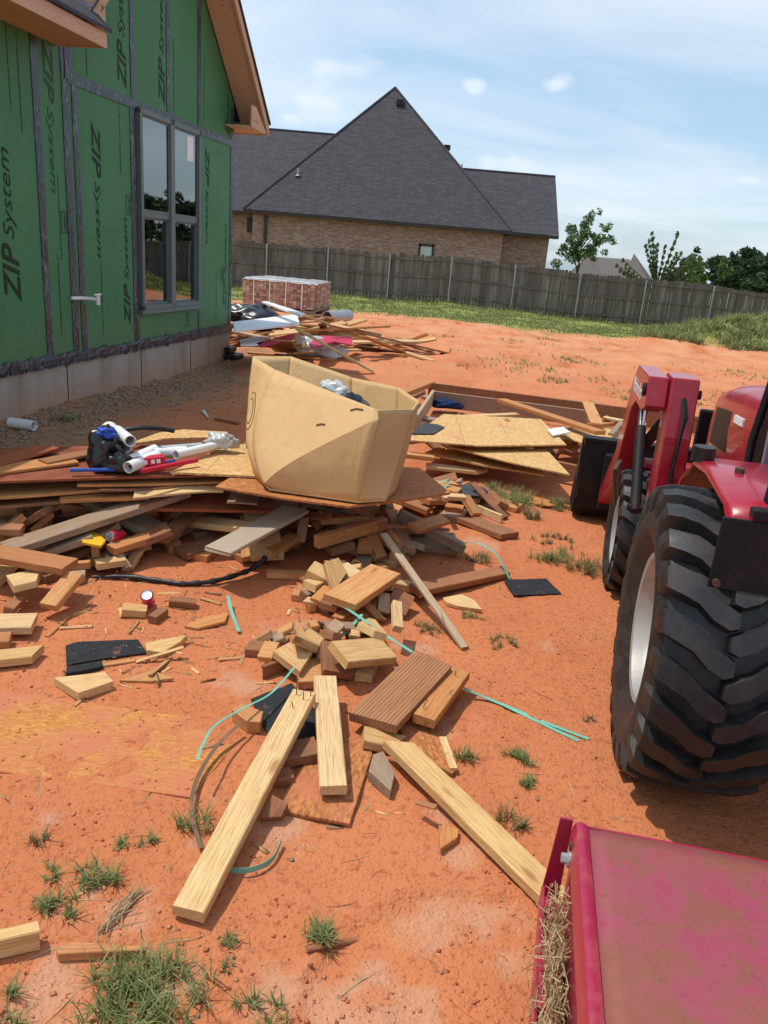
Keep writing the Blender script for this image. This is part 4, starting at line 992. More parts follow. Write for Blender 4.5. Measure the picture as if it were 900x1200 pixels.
MAT['glass_grey'] = m_plain('grey_panel', (0.20, 0.21, 0.22, 1), 0.4, 0.1, 0.5, 0.15)  # plain grey standing in for the reflection on the cab glass
MAT['chrome'] = m_plain('chrome_rod', (0.6, 0.6, 0.62, 1), 0.15, 0.05, 0.5, metal=1.0)
TH = rad(11.0); TO = Vector((1.715, 2.385, 0.0))
TM = Matrix(((math.cos(TH), math.sin(TH), 0, TO.x), (-math.sin(TH), math.cos(TH), 0, TO.y), (0, 0, 1, 0), (0, 0, 0, 1)))
trac = empty('tractor', None, 'red compact tractor with front loader and big black lugged tyres', 'tractor', mw=TM)
def tyre_mesh(R, W, nl, rr, lug):
    """R outer radius over the lugs, W width, nl lugs per side, rr rim radius, lug depth"""
    mb = MB(); hw = W/2; rb = R-lug
    prof = [(-hw*0.74, rr-0.008), (-hw*0.80, rr+0.02), (-hw*0.96, rr+(rb-rr)*0.35), (-hw, rr+(rb-rr)*0.62), (-hw*0.95, rb-0.055), (-hw*0.86, rb-0.016), (-hw*0.45, rb+0.002), (0, rb+0.004)]
    prof += [(-a, r) for a, r in reversed(prof[:-1])]
    mb.lathe(prof, 72)
    pitch = 2*math.pi/nl
    for side in (-1, 1):
        for k in range(nl):
            th0 = pitch*(k+(0.5 if side > 0 else 0))
            # path from the sidewall over the shoulder to just past the centre: (u, top radius, arc shift, half thickness)
            path = [(0.985, rb-0.060, -0.30, 0.20), (0.975, R-0.055, -0.28, 0.24), (0.925, R-0.016, -0.25, 0.26), (0.72, R-0.002, -0.10, 0.25), (0.50, R, 0.06, 0.24), (0.30, R+0.002, 0.36, 0.24), (0.08, R+0.002, 0.52, 0.23), (-0.04, R+0.001, 0.54, 0.15)]
            base = [(0.96, rb-0.075), (0.945, rb-0.06), (0.88, rb-0.035), (0.72, rb-0.012), (0.50, rb-0.008), (0.30, rb-0.006), (0.08, rb-0.006), (-0.07, rb-0.006)]
            V = []
            for (u, r, sft, ht), (ub, r0) in zip(path, base):
                for (uu, rad_, e) in ((ub, r0, -1.28), (u, r, -1.0), (u, r, 1.0), (ub, r0, 1.28)):
                    an = th0+pitch*(sft+e*ht); V.append((side*uu*hw, rad_*math.cos(an), rad_*math.sin(an)))
            n = len(path); Fc = []
            for i in range(n-1):
                for q in range(3): Fc.append((i*4+q, i*4+q+1, i*4+q+5, i*4+q+4))
            Fc += [(0, 1, 2, 3), tuple(reversed((n*4-4, n*4-3, n*4-2, n*4-1)))]
            mb.add(V, Fc)
    return mb
def wheel(x, y, R, W, nl, rr, lug, side, bolts=8, label=None):
    mw = TM @ Matrix.Translation((x, y, R-0.02)) @ (Matrix.Identity(4) if side < 0 else Matrix.Rotation(math.pi, 4, 'Z'))
    w_ = link('wheel', None, None, trac, mw, label)
    o = tyre_mesh(R, W, nl, rr, lug).build('tyre', 'tyre', w_, mw); autosmooth(o, 38)
    hw = W/2
    rim = MB().lathe([(-hw*0.74, rr+0.012), (-hw*0.80, rr+0.008), (-hw*0.78, rr-0.012), (-hw*0.62, rr-0.03), (-hw*0.5, rr-0.05), (-hw*0.05, rr-0.06), (-0.01, rr*0.72), (-0.02, rr*0.45), (-0.02, 0.0)], 48)
    rim.lathe([(hw*0.74, rr+0.012), (hw*0.78, rr-0.012), (hw*0.5, rr-0.05), (-hw*0.05, rr-0.058)], 48)
    r_ = rim.build('rim', 'rim', w_, mw); autosmooth(r_, 40)
    h = MB().lathe([(-0.022, rr*0.30), (-0.06, rr*0.28), (-0.075, rr*0.2), (-0.075, 0)], 24).build('hub', 'tred', w_, mw); autosmooth(h, 40)
    for k in range(bolts):
        an = 2*math.pi*k/bolts; c = (0, rr*0.5*math.cos(an), rr*0.5*math.sin(an))
        MB().tube([(-0.02, c[1], c[2]), (-0.042, c[1], c[2])], 0.012, 6).build('bolt', 'nail', w_, mw)
    return w_
wheel(-0.585, 0, 0.525, 0.43, 23, 0.265, 0.042, -1, 8, 'big rear tyre nearest the camera'); wheel(0.585, 0, 0.525, 0.43, 23, 0.265, 0.042, 1)
wheel(-0.615, 1.66, 0.35, 0.27, 17, 0.20, 0.032, -1, 6); wheel(0.615, 1.66, 0.35, 0.27, 17, 0.20, 0.032, 1, 6)
def tp(name, mb, mat, parent=trac, label=None, sm=0):
    o = mb.build(name, mat, parent, TM, label=label)
    if sm: autosmooth(o, sm)
    return o
tp('axle', MB().tube([(-0.55, 0, 0.50), (0.55, 0, 0.50)], 0.085, 14).box((-0.20, -0.35, 0.38), (0.20, 0.65, 0.78), 0.03).box((-0.14, 0.6, 0.42), (0.14, 2.0, 0.66), 0.02).tube([(-0.6, 1.66, 0.33), (0.6, 1.66, 0.33)], 0.06, 10), 'tblack', sm=40)
# hood: a loft of rounded sections
def hood_sec(y, hw, zt, zb, rc=0.10):
    pts = [(-hw, zb), (-hw*1.02, zb+(zt-zb)*0.55)]
    for k in range(5):
        a = math.pi-k*math.pi/8; pts.append((-hw+rc+rc*math.cos(a), zt-rc+rc*math.sin(a)))
    pts += [(-hw*0.4, zt+0.015)]
    pts += [(-a, b) for a, b in reversed(pts)]
    return [(a, y, b) for a, b in pts]
secs = [hood_sec(0.86, 0.33, 1.29, 0.84), hood_sec(1.1, 0.335, 1.275, 0.80), hood_sec(1.5, 0.325, 1.23, 0.74), hood_sec(1.85, 0.30, 1.165, 0.70), hood_sec(2.05, 0.26, 1.09, 0.70), hood_sec(2.12, 0.20, 1.0, 0.72)]
mb = MB(); n = len(secs[0]); mb.add(sum(secs, []), [(i*n+k, i*n+k+1, (i+1)*n+k+1, (i+1)*n+k) for i in range(len(secs)-1) for k in range(n-1)]+[tuple(range(n)), tuple(reversed(range((len(secs)-1)*n, len(secs)*n)))])
hood = tp('hood', mb, 'tred', sm=40)
for s in (-1, 1):
    tp('side_grille', MB().prism([(1.22, 0.93), (1.62, 0.90), (1.62, 1.09), (1.30, 1.12)], s*0.30, s*0.337, 'x'), 'black_plastic', hood)
    tp('badge', MB().prism([(1.00, 1.10), (1.18, 1.09), (1.18, 1.125), (1.00, 1.135)], s*0.30, s*0.3445, 'x'), 'white', hood)
    tp('trim_seam', MB().prism([(0.92, 0.86), (1.75, 0.80), (1.75, 0.806), (0.92, 0.866)], s*0.330, s*0.346, 'x'), 'black_plastic', hood)
# dash cowl and cab front with glass
tp('cowl', MB().prism([(0.62, 0.75), (0.86, 0.80), (0.86, 1.31), (0.72, 1.34), (0.62, 1.2)], -0.31, 0.31, 'x'), 'black_plastic')
for s in (-1, 1):
    tp('cab_pillar', MB().tube([(s*0.37, 0.66, 0.86), (s*0.36, 0.72, 1.10), (s*0.335, 0.70, 1.42), (s*0.26, 0.50, 2.02)], [0.014, 0.016, 0.018, 0.018], 10), 'tblack', sm=50)
    tp('cab_pillar', MB().tube([(s*0.52, -0.28, 1.08), (s*0.50, -0.30, 1.5), (s*0.40, -0.28, 2.02)], 0.028, 10), 'tblack', sm=50)
    tp('door_glass', MB().add([(s*0.49, 0.58, 0.88), (s*0.50, 0.10, 1.12), (s*0.47, -0.24, 1.45), (s*0.375, -0.25, 2.0), (s*0.35, 0.46, 2.0), (s*0.43, 0.62, 1.40), (s*0.465, 0.66, 1.1)], [(0, 1, 2, 3, 4, 5, 6)]), 'cabglass')  if False else None
tp('cab_roof', MB().box((-0.45, -0.38, 2.02), (0.45, 0.60, 2.12), 0.04), 'tblack', sm=40)
def curve_panel(x0, x1, y, z0, z1, sag, mat, name):
    V = []; N = 8
    for i in range(N+1):
        f = i/N; x = x0+(x1-x0)*f
        for j in range(N+1):
            g_ = j/N; V.append((x, y+sag*(1-(2*f-1)**2)+0.05*g_, z0+(z1-z0)*g_))
    Fq_ = [(i*(N+1)+j, (i+1)*(N+1)+j, (i+1)*(N+1)+j+1, i*(N+1)+j+1) for i in range(N) for j in range(N)]
    mb_ = MB().add(V, Fq_); o = tp(name, mb_, mat, sm=60); md = o.modifiers.new('thickness', 'SOLIDIFY'); md.thickness = 0.012; return o
curve_panel(-0.36, 0.0, 0.50, 0.86, 1.31, 0.06, 'glass_grey', 'cab_windshield')  # cab windshield, its reflection painted as opaque grey
tp('seat', MB().box((-0.25, -0.15, 0.85), (0.25, 0.38, 0.97), 0.05).box((-0.25, -0.24, 0.9), (0.25, -0.12, 1.35), 0.05), 'black_plastic', sm=40)
mbw = MB()
for k in range(24):
    a0, a1 = 2*math.pi*k/24, 2*math.pi*(k+1)/24
    c = Vector((0, 0.55, 1.36)); f = lambda a: c+Vector((0.18*math.cos(a), 0.13*math.sin(a), 0.12*math.sin(a)))
    mbw.tube([f(a0), f(a1)], 0.014, 6, cap=False)
mbw.tube([(0, 0.55, 1.36), (0, 0.72, 1.2)], 0.02, 8)
tp('steering_wheel', mbw, 'black_plastic')
# rear fenders, flat-topped with a rolled outer lip, and the black plates behind them
for s in (-1, 1):
    V = []; ys_ = [(-0.37, 1.03), (-0.35, 1.075), (-0.28, 1.10), (0.05, 1.115), (0.30, 1.09), (0.48, 0.98), (0.56, 0.80)]
    xs2 = [(0.34, 0.0), (0.56, 0.0), (0.635, -0.008), (0.655, -0.03)]
    for y, z in ys_:
        for x, dz in xs2: V.append((s*x, y, z+dz))
    Fq_ = [(i*4+j, i*4+j+1, (i+1)*4+j+1, (i+1)*4+j) for i in range(len(ys_)-1) for j in range(3)]
    o = tp('fender', MB().add(V, Fq_), 'tred', sm=50); md = o.modifiers.new('thickness', 'SOLIDIFY'); md.thickness = 0.014
    tp('fender_cap', MB().tube([(s*0.63, 0.26, 1.08), (s*0.63, 0.26, 1.135)], 0.04, 12), 'black_plastic', o, sm=40)
    tp('fender_bolt', MB().tube([(s*0.56, 0.0, 1.11), (s*0.56, 0.0, 1.128)], 0.016, 8), 'nail', o)
    tp('fender_bolt', MB().tube([(s*0.44, -0.05, 1.11), (s*0.44, -0.05, 1.128)], 0.02, 8), 'nail', o)
    tp('mud_plate', MB().box((s*0.33, -0.40, 0.845), (s*0.675, -0.388, 1.065), 0.003), 'tblack')
    tp('mud_plate_bolt', MB().tube([(s*0.655, -0.40, 0.865), (s*0.655, -0.415, 0.865)], 0.012, 8), 'nail')
    tp('fender_skirt', MB().prism([(-0.33, 0.6), (0.54, 0.6), (0.47, 0.97), (0.29, 1.075), (0.05, 1.10), (-0.2, 1.08), (-0.29, 1.0)], s*0.335, s*0.345, 'x'), 'tred')
tp('rear_lamp_bracket', MB().box((-0.60, -0.41, 1.07), (-0.36, -0.36, 1.10), 0.004), 'tblack')
# loader
for s in (-1, 1):
    tw_ = tp('loader_tower', MB().prism([(1.02, 0.45), (1.22, 0.45), (1.30, 1.10), (1.36, 1.27), (1.14, 1.27), (1.08, 1.0)], s*0.53, s*0.655, 'x', 0), 'tred')
    arm = MB().prism([(1.15, 1.12), (1.19, 1.26), (1.70, 1.255), (1.84, 1.17), (2.12, 0.70), (2.72, 0.28), (2.70, 0.17), (2.04, 0.50), (1.70, 1.03), (1.58, 1.08), (1.28, 1.08)], s*0.66, s*0.755, 'x')
    ao = tp('loader_arm', arm, 'tred')
    for q_ in (ao, tw_): bv = q_.modifiers.new('edges', 'BEVEL'); bv.width = 0.007; bv.segments = 2
    tp('cylinder_pin', MB().tube([(s*0.60, 1.215, 0.60), (s*0.74, 1.215, 0.60)], 0.018, 10), 'tblack')
    tp('pivot_pin', MB().tube([(s*0.50, 1.23, 1.19), (s*0.762, 1.23, 1.19)], 0.022, 12).tube([(s*0.756, 1.23, 1.19), (s*0.768, 1.23, 1.19)], 0.032, 12), 'tblack', ao)
    cy = tp('lift_cylinder', MB().tube([(s*0.70, 1.20, 0.585), (s*0.70, 1.58, 0.94)], 0.028, 12), 'tblack', sm=50)
    tp('cylinder_rod', MB().tube([(s*0.70, 1.58, 0.94), (s*0.70, 1.74, 1.12)], 0.019, 10), 'chrome', cy, sm=50)
    cy = tp('bucket_cylinder', MB().tube([(s*0.60, 1.55, 0.98), (s*0.60, 2.10, 0.74)], 0.032, 12), 'tblack', sm=50)
    tp('cylinder_rod', MB().tube([(s*0.60, 2.1, 0.74), (s*0.62, 2.74, 0.50)], 0.018, 10), 'chrome', cy, sm=50)
    tp('hose', MB().tube([(s*0.56, 1.06, 0.60), (s*0.60, 1.02, 0.85), (s*0.58, 1.06, 1.1), (s*0.6, 1.2, 1.26)], 0.013, 6), 'black_plastic', sm=60)
    tp('step_rail', MB().tube([(s*0.80, 1.22, 0.60), (s*0.83, 1.22, 0.78), (s*0.80, 1.34, 0.80), (s*0.78, 1.34, 0.62)], 0.011, 6), 'nail')
tp('loader_crossbar', MB().tube([(-0.66, 2.1, 0.62), (0.66, 2.1, 0.62)], 0.05, 12), 'tred')
tp('frame_rail', MB().box((-0.55, 0.95, 0.42), (0.55, 1.20, 0.54), 0.01).box((-0.36, 1.05, 0.5), (0.36, 2.15, 0.60), 0.01), 'tblack')
tp('front_guard', MB().box((-0.30, 2.2, 0.5), (0.30, 2.25, 0.98), 0.01), 'tblack')
# name on the loader arm
me = text_me('Mahindra', 1.0, 0.2, 0.01); xs_ = [v.co.x for v in me.vertices]; kx = 0.42/(max(xs_)-min(xs_))
for v in me.vertices: v.co = Vector((-0.7575-v.co.z, 1.76-(v.co.x-min(xs_))*kx, 1.120+v.co.y*0.105))
link('lettering', me, 'white', trac, TM)
# bucket: curled black shell with side plates
bk = [(2.80, 0.60), (2.79, 0.30), (2.82, 0.10), (2.90, 0.03), (3.30, 0.012), (3.30, 0.030), (2.92, 0.05), (2.84, 0.12), (2.815, 0.30), (2.825, 0.60)]
bo = tp('bucket', MB().prism(bk, -0.90, 0.90, 'x').box((-0.90, 2.79, 0.585), (0.90, 2.90, 0.61), 0.003), 'tblack')
for s in (-1, 1):
    tp('bucket_side', MB().prism([(2.80, 0.60), (2.90, 0.60), (3.28, 0.05), (3.28, 0.012), (2.90, 0.028), (2.82, 0.10), (2.79, 0.30)], s*0.902, s*0.915, 'x'), 'tblack', bo)
    tp('bucket_bracket', MB().prism([(2.66, 0.15), (2.79, 0.12), (2.79, 0.52), (2.70, 0.52)], s*0.67, s*0.75, 'x'), 'tblack', bo)

# ------------------------------------------------------------------ faded red steel implement, lower right
def m_deck():
    t = NT('faded_red_deck'); o = t.obj(); a = t.noise(o, 3.2, 7, 0.68); b = t.noise(o, 13, 6, 0.7, 1.0); c_ = t.noise(o, 70, 4, 0.7); e = t.noise(t.scale(o, (22, 7, 1)), 1.0, 5, 0.7)
    c = t.mix(t.ramp(a.outputs['Fac'], (0.40, 0.0), (0.56, 1.0)), lin(152, 68, 86), lin(140, 80, 68))
    c = t.mix(t.ramp(b.outputs['Fac'], (0.48, 0.0), (0.58, 0.85)), c, lin(132, 78, 62))
    c = t.mix(t.ramp(b.outputs['Fac'], (0.30, 0.6), (0.42, 0.0)), c, lin(152, 56, 78))
    c = t.mix(t.ramp(c_.outputs['Fac'], (0.58, 0.0), (0.75, 0.5)), c, lin(104, 52, 44))
    c = t.mix(t.ramp(e.outputs['Fac'], (0.69, 0.0), (0.74, 0.7)), c, lin(206, 128, 56))
    t.bump(t.math('ADD', a.outputs['Fac'], t.math('MULTIPLY', c_.outputs['Fac'], 0.2)), 0.25, 0.01)
    return t.fin(c, t.ramp(b.outputs['Fac'], (0.3, 0.38), (0.7, 0.75)), 0.4)
MAT['deck'] = m_deck()
MAT['deck_edge'] = m_paint('red_flange', (0.34, 0.014, 0.05, 1), 0.45, 0.35)
MAT['straw'] = m_plain('dry_straw', (0.42, 0.30, 0.16, 1), 0.9, 0.35, scale=40)
DA = rad(9.5); DO = P(672, 966, 0.45)
DMX = Matrix(((math.cos(DA), math.sin(DA), 0, DO.x), (-math.sin(DA), math.cos(DA), 0, DO.y), (0, 0, 1, 0), (0, 0, 0, 1)))  # local: y forward along the left edge, x right
imp = empty('tractor_implement', None, 'faded red steel implement deck standing behind the tractor in the lower right corner', 'implement', mw=DMX)
def ip(name, mb, mat, parent=imp, sm=0):
    o = mb.build(name, mat, parent, DMX)
    if sm: autosmooth(o, sm)
    return o
V = []; NX, NYY = 26, 26     # top sheet with gentle dents and a folded left edge
for i in range(NX+1):
    x = 0.028+1.30*i/NX
    for j in range(NYY+1):
        y = -0.92+0.92*j/NYY; z = 0.45+0.006*mnoise.noise(Vector((x*4, y*4, 1)))-0.004*math.exp(-((x-0.03)/0.03)**2)
        V.append((x, y, z))
ip('top_sheet', MB().add(V, [(i*(NYY+1)+j, (i+1)*(NYY+1)+j, (i+1)*(NYY+1)+j+1, i*(NYY+1)+j+1) for i in range(NX) for j in range(NYY)]), 'deck', sm=60).modifiers.new('thickness', 'SOLIDIFY').thickness = 0.006
ip('edge_fold', MB().prism([(0.034, 0.452), (0.018, 0.460), (0.006, 0.456), (0.0, 0.440), (-0.004, 0.40), (0.004, 0.40), (0.012, 0.440), (0.030, 0.444)], -0.92, 0.002, 'y'), 'deck_edge', sm=50)
ip('front_lip', MB().box((0.03, 0.001, 0.38), (1.33, 0.007, 0.449), 0.001), 'deck_edge')
ip('side_plate', MB().prism([(-0.92, 0.06), (-0.10, 0.06), (0.0, 0.20), (0.0, 0.44), (-0.92, 0.44)], 0.008, 0.016, 'x'), 'deck_edge')
ip('far_side_plate', MB().prism([(-0.92, 0.06), (-0.10, 0.06), (0.0, 0.20), (0.0, 0.44), (-0.92, 0.44)], 1.31, 1.322, 'x'), 'deck_edge')
ip('flange', MB().box((-0.045, -0.30, 0.20), (-0.001, 0.012, 0.212), 0.001).prism([(-0.046, 0.18), (0.0, 0.18), (0.0, 0.45), (-0.030, 0.45)], 0.013, 0.020, 'y'), 'deck_edge')
ip('outer_rail', MB().prism([(-0.92, 0.03), (-0.26, 0.03), (-0.02, 0.22), (-0.02, 0.27), (-0.30, 0.12), (-0.92, 0.10)], -0.050, -0.042, 'x'), 'deck_edge')
ip('skid_shoe', MB().box((-0.055, -0.92, -0.01), (0.03, -0.24, 0.028), 0.004), 'tblack')
ip('far_skid_shoe', MB().box((1.28, -0.92, -0.01), (1.36, -0.24, 0.028), 0.004).box((1.30, -0.9, 0.028), (1.325, -0.3, 0.07)), 'tblack')
ip('bolt', MB().tube([(0.010, -0.055, 0.395), (-0.022, -0.055, 0.395)], 0.012, 6).tube([(0.006, -0.055, 0.395), (-0.008, -0.055, 0.395)], 0.020, 12), 'galv')
ip('bolt', MB().tube([(0.010, -0.045, 0.425), (-0.008, -0.045, 0.425)], 0.009, 6), 'nail')
# straw caught behind the rail
rng = np.random.default_rng(9); mb = MB()
for k in range(1500):
    y = -rng.uniform(0.10, 0.60); z = 0.06+0.30*rng.random()*(1-(abs(y)-0.1)*0.9); x = -0.020+rng.normal(0, 0.012); d = Vector((rng.normal(0, .25), rng.normal(0, 1), rng.normal(0, .8))).normalized()*rng.uniform(0.015, 0.05)
    c = Vector((x, y, z)); mb.tube([c-d, c+Vector((rng.normal(0, .008), 0, rng.normal(0, .008))), c+d], 0.0013, 3, cap=False)
st = ip('packed_straw', mb, 'straw'); st['kind'] = 'stuff'
# ------------------------------------------------------------------ debris: heaps of offcuts first, then the pieces one can single out
D2 = [(0.089, 0.038)]*5+[(0.14, 0.038)]*2+[(0.038, 0.038), (0.184, 0.038), (0.06, 0.019)]
def dome(cx, cy, rx, ry, h): return lambda x, y: h*max(0.0, 1.12-((x-cx)/rx)**2-((y-cy)/ry)**2)+0.045
WORD = {'mix': 'tan', 'orange': 'orange', 'pine': 'pale', 'dark': 'brown', 'grey': 'grey', 'redply': 'red-brown'}
WOODS = ['mix', 'mix', 'orange', 'pine', 'dark', 'grey']
def heap_px(n, px, py, rx, ry, h, label, group, **k):
    c = P(px, py, 0.0); return heap(n, c.x, c.y, rx, ry, dome(c.x, c.y, rx, ry, h), D2, k.pop('mat', WOODS), 'wood_offcut', label, group, **k)
# left front of the main pile, under its stack of sheets, and the tail that spills towards the camera
heap(60, -0.95, 4.45, 1.25, 0.55, dome(-0.95, 4.45, 1.4, 0.7, 0.27), D2, WOODS, 'wood_offcut', 'in the shade under the stacked sheets', 'offcuts under the stacked sheets', lens=(0.15, 0.6))
heap_px(46, 45, 655, 0.55, 0.28, 0.17, 'at the left foot of the main pile', 'offcuts at the left of the main pile', lens=(0.08, 0.3))
heap_px(20, 150, 640, 0.38, 0.22, 0.12, 'in front of the grey plank', 'offcuts in front of the grey plank', lens=(0.08, 0.26))
heap_px(44, 395, 640, 0.55, 0.30, 0.22, 'below the cardboard box', 'offcuts below the cardboard box', lens=(0.1, 0.4))
heap_px(44, 410, 700, 0.30, 0.30, 0.12, 'in the middle of the spilled trail', 'offcuts in the middle of the trail', lens=(0.06, 0.24))
heap_px(40, 372, 772, 0.26, 0.24, 0.10, 'at the trail end by the torn shingle', 'offcuts at the end of the trail', lens=(0.05, 0.2), tri=0.35)
heap_px(40, 520, 590, 0.45, 0.32, 0.13, 'right of the cardboard box', 'offcuts right of the cardboard box', lens=(0.15, 0.5))
heap_px(26, 590, 520, 0.95, 0.70, 0.17, 'under the yellow sheets', 'boards under the yellow sheets', lens=(0.3, 0.9))
heap_px(30, 560, 470, 0.8, 0.42, 0.08, 'inside the board frame', 'offcuts inside the board frame', lens=(0.1, 0.5))
heap_px(16, 715, 495, 0.45, 0.5, 0.10, 'behind the loader bucket', 'boards behind the loader bucket', lens=(0.2, 0.8), mat=['pine', 'pine', 'mix'])

B4, B6, B8 = (0.089, 0.038), (0.14, 0.038), (0.184, 0.038)
# --- left side of the main pile
lumber('plank', 'weathered grey plank rising from the offcuts under the stacked sheets', (30, 632), (160, 590), *B6, 'grey', 'plank', ext=(0.1, 0.3), z=(0.20, 0.30))
lumber('block', 'offcut with teal painted end at the left photo edge', (-25, 615), (26, 617), *B4, 'dark', 'block', z=(0.24, 0.235))
flat('painted_end', 'teal paint cap on the end of the offcut at the left edge', [(24, 613), (29, 615), (29, 622), (24, 621)], 0.03, 'strap', 'paint cap', z=0.24) if False else None
lumber('board', 'long brown board lying across the offcuts at the left edge', (-30, 640), (82, 660), *B6, 'orange', z=(0.20, 0.185))
lumber('board', 'short pale two-by-four tilted down over the left offcuts', (90, 668), (58, 706), *B4, 'orange', z=(0.16, 0.075))
lumber('block', 'broken board end beside the long brown board', (12, 680), (46, 672), *B6, 'pine', 'block', z=(0.13, 0.14), cutB=0.4)
lumber('block', 'stubby offcut end above the trail at the left edge', (10, 702), (22, 705), *B6, 'dark', 'block', z=(0.07, 0.06))
lumber('block', 'thick square offcut lying flat at the left edge', (-5, 727), (40, 726), *B6, 'pine', 'block', z=(0.05, 0.05))
lumber('block', 'small rounded offcut end touching the left photo edge', (-18, 747), (12, 745), *B4, 'orange', 'block', z=(0.042, 0.042))
lumber('block', 'pale offcut with angled end on the clay at the left edge', (-12, 768), (44, 762), *B4, 'pine', 'block', cutB=0.5, z=(0.042, 0.042))
lumber('block', 'light cut block above the brown can', (112, 658), (146, 653), 0.07, 0.038, 'pine', 'block', z=(0.09, 0.09))
lumber('block', 'light cut block leaning beside the yellow wrapper', (130, 640), (178, 625), *B4, 'orange', 'block', z=(0.14, 0.16))
lumber('block', 'thin slab offcut propped in front of the stacked sheets', (160, 632), (200, 615), *B6, 'dark', 'block', z=(0.13, 0.2))
lumber('board', 'brown board end poking out under the stacked sheets', (212, 645), (255, 632), *B6, 'dark', z=(0.05, 0.06))
lumber('block', 'flat light block beside the pink can', (143, 710), (171, 712), 0.075, 0.038, 'pine', 'block')
lumber('block', 'dark little block standing right of the pink can', (178, 722), (192, 712), 0.045, 0.038, 'dark', 'block')
lumber('block', 'small brown block alone on the clay left of the green strap', (198, 700), (229, 703), 0.045, 0.038, 'dark', 'block')
flat('wood_sliver', 'flat splintered scrap left of the short green strap', [(216, 733), (240, 722), (268, 718), (264, 728), (232, 736)], 0.014, 'orange', 'scrap')
flat('wood_wedge', 'pale triangular wedge right of the left shingle', [(170, 752), (220, 745), (212, 752), (191, 763), (172, 760)], 0.03, 'pine', 'wedge')
flat('shingle', 'black roofing shingle lying flat on the clay at the left', [(77, 757), (92, 752), (162, 750), (172, 766), (120, 772), (78, 780)], 0.006, 'shingle_scrap', 'shingle', bend=0.004)
flat('shingle', 'narrow folded shingle strip below the left black shingle', [(78, 781), (119, 774), (121, 780), (100, 785), (77, 789)], 0.02, 'shingle_scrap', 'shingle')
flat('wood_wedge', 'thick wedge-shaped offcut just below the left black shingle', [(63, 794), (123, 787), (133, 798), (92, 812)], 0.038, 'pine', 'wedge')
flat('wood_sliver', 'thin splintered strip right of the wedge-shaped offcut', [(140, 795), (178, 786), (204, 796), (176, 798)], 0.010, 'mix', 'scrap')
for k, (a, b, c, d) in enumerate(((86, 720, 106, 712), (70, 735, 108, 733), (120, 779, 175, 770), (176, 790, 200, 770), (55, 745, 80, 722), (235, 700, 258, 707), (256, 772, 282, 770), (160, 775, 215, 757))):
    lumber('wood_sliver', ['thin sliver on the clay below the tilted pale two-by-four', 'thin crosswise sliver just above the left black shingle', 'long thin sliver right of the folded shingle strip', 'slanting sliver just below the pale triangular wedge', 'slanting sliver above the left corner of the black shingle',
        'tiny sliver left of the short green strap', 'lone sliver on the clay above the buried sheet', 'longest pale sliver touching the pale triangular wedge'][k], (a, b), (c, d), 0.02, 0.008, 'mix', 'scrap', group='slivers on the clay at the left')
_q = P(120, 870); BZ = float(np.median(gheight(*np.meshgrid(np.linspace(_q.x-.6, _q.x+.5, 24), np.linspace(_q.y-.15, _q.y+.2, 12)))))+0.004
flat('osb_sheet', 'dust-covered yellow sheet half buried in the clay at the left', [(-60, 800), (0, 808), (120, 826), (262, 846), (300, 856), (268, 880), (224, 934), (110, 918), (0, 904), (-60, 895)], 0.014, 'osb_old', 'sheet', z=BZ)
# --- scraps at the bottom left
lumber('block', 'pale two-by-four end entering at the lower left edge', (-20, 1099), (44, 1085), 0.038, 0.06, 'pine', 'block')
flat('wood_wedge', 'long orange wedge on the clay above the grass clump', [(65, 1113), (84, 1104), (172, 1107), (170, 1111), (68, 1119)], 0.026, 'orange', 'wedge')
lumber('stick', 'small brown stick beside the grass tuft at the bottom', (359, 1111), (417, 1100), 0.016, 0.010, 'dark', 'stick')

# --- foreground cluster
flat('osb_piece', 'square orange sheet offcut flat on the clay under the middle two-by-four', [(322, 948), (410, 964), (436, 884), (436, 868), (392, 862), (352, 900)], 0.014, 'osb_red', 'sheet')
flat('plywood_piece', 'dusty pinkish plywood scrap right of the short planks', [(466, 850), (512, 852), (536, 900), (530, 906), (480, 880)], 0.012, 'osb_red', 'sheet')
lumber('stick', 'thin flat stick lying on the dusty plywood scrap', (519, 863), (532, 900), 0.03, 0.010, 'pine', 'stick')
flat('shingle', 'black shingle torn under the long foreground two-by-four', [(294, 812), (342, 794), (388, 846), (372, 866), (330, 878), (312, 846)], 0.006, 'shingle_scrap', 'shingle', bend=0.006)
flat('wood_block', 'triangular block under the left edge of the torn shingle', [(272, 830), (284, 824), (309, 834), (306, 846), (290, 845)], 0.05, 'orange', 'block')
lumber('block', 'dark little block beside the long foreground two-by-four', (322, 908), (342, 904), 0.06, 0.038, 'dark', 'block')
flat('wood_wedge', 'brown triangular wedge under the long foreground two-by-four', [(305, 945), (322, 928), (339, 936), (330, 946)], 0.038, 'dark', 'wedge')
lumber('block', 'brown block across the top of the orange sheet offcut', (330, 880), (372, 872), 0.10, 0.038, 'dark', 'block')
lumber('block', 'pale cut block wedged below the wide ridged plank', (425, 858), (466, 868), *B4, 'pine', 'block', cutB=0.6)
flat('wood_block', 'grooved grey offcut standing right of the orange sheet', [(437, 884), (449, 880), (463, 905), (458, 926), (432, 903)], 0.04, 'grey', 'block')
p1 = lumber('two_by_four', 'notched two-by-four lying lengthwise in the middle of the foreground', (381, 791), (391, 920), *B4, 'pine', 'board', z=(0.125, 0.075))
p2 = lumber('two_by_four', 'long knotty two-by-four in the foreground reaching down to the left', (357, 809), (221, 1064), *B4, 'pine', 'board', z=(0.150, 0.042))
p3 = lumber('two_by_four', 'pale pointed two-by-four reaching under the red implement', (467, 868), (644, 1040), *B4, 'pine', 'board', z=(0.085, 0.040), ext=(0, 0.10), cutA=0.7)
p4 = lumber('plank', 'wide ridged brown plank offcut at the end of the trail', (437, 842), (508, 770), *B8, 'ridged', 'plank', z=(0.095, 0.125), cutA=-0.15, cutB=0.15)
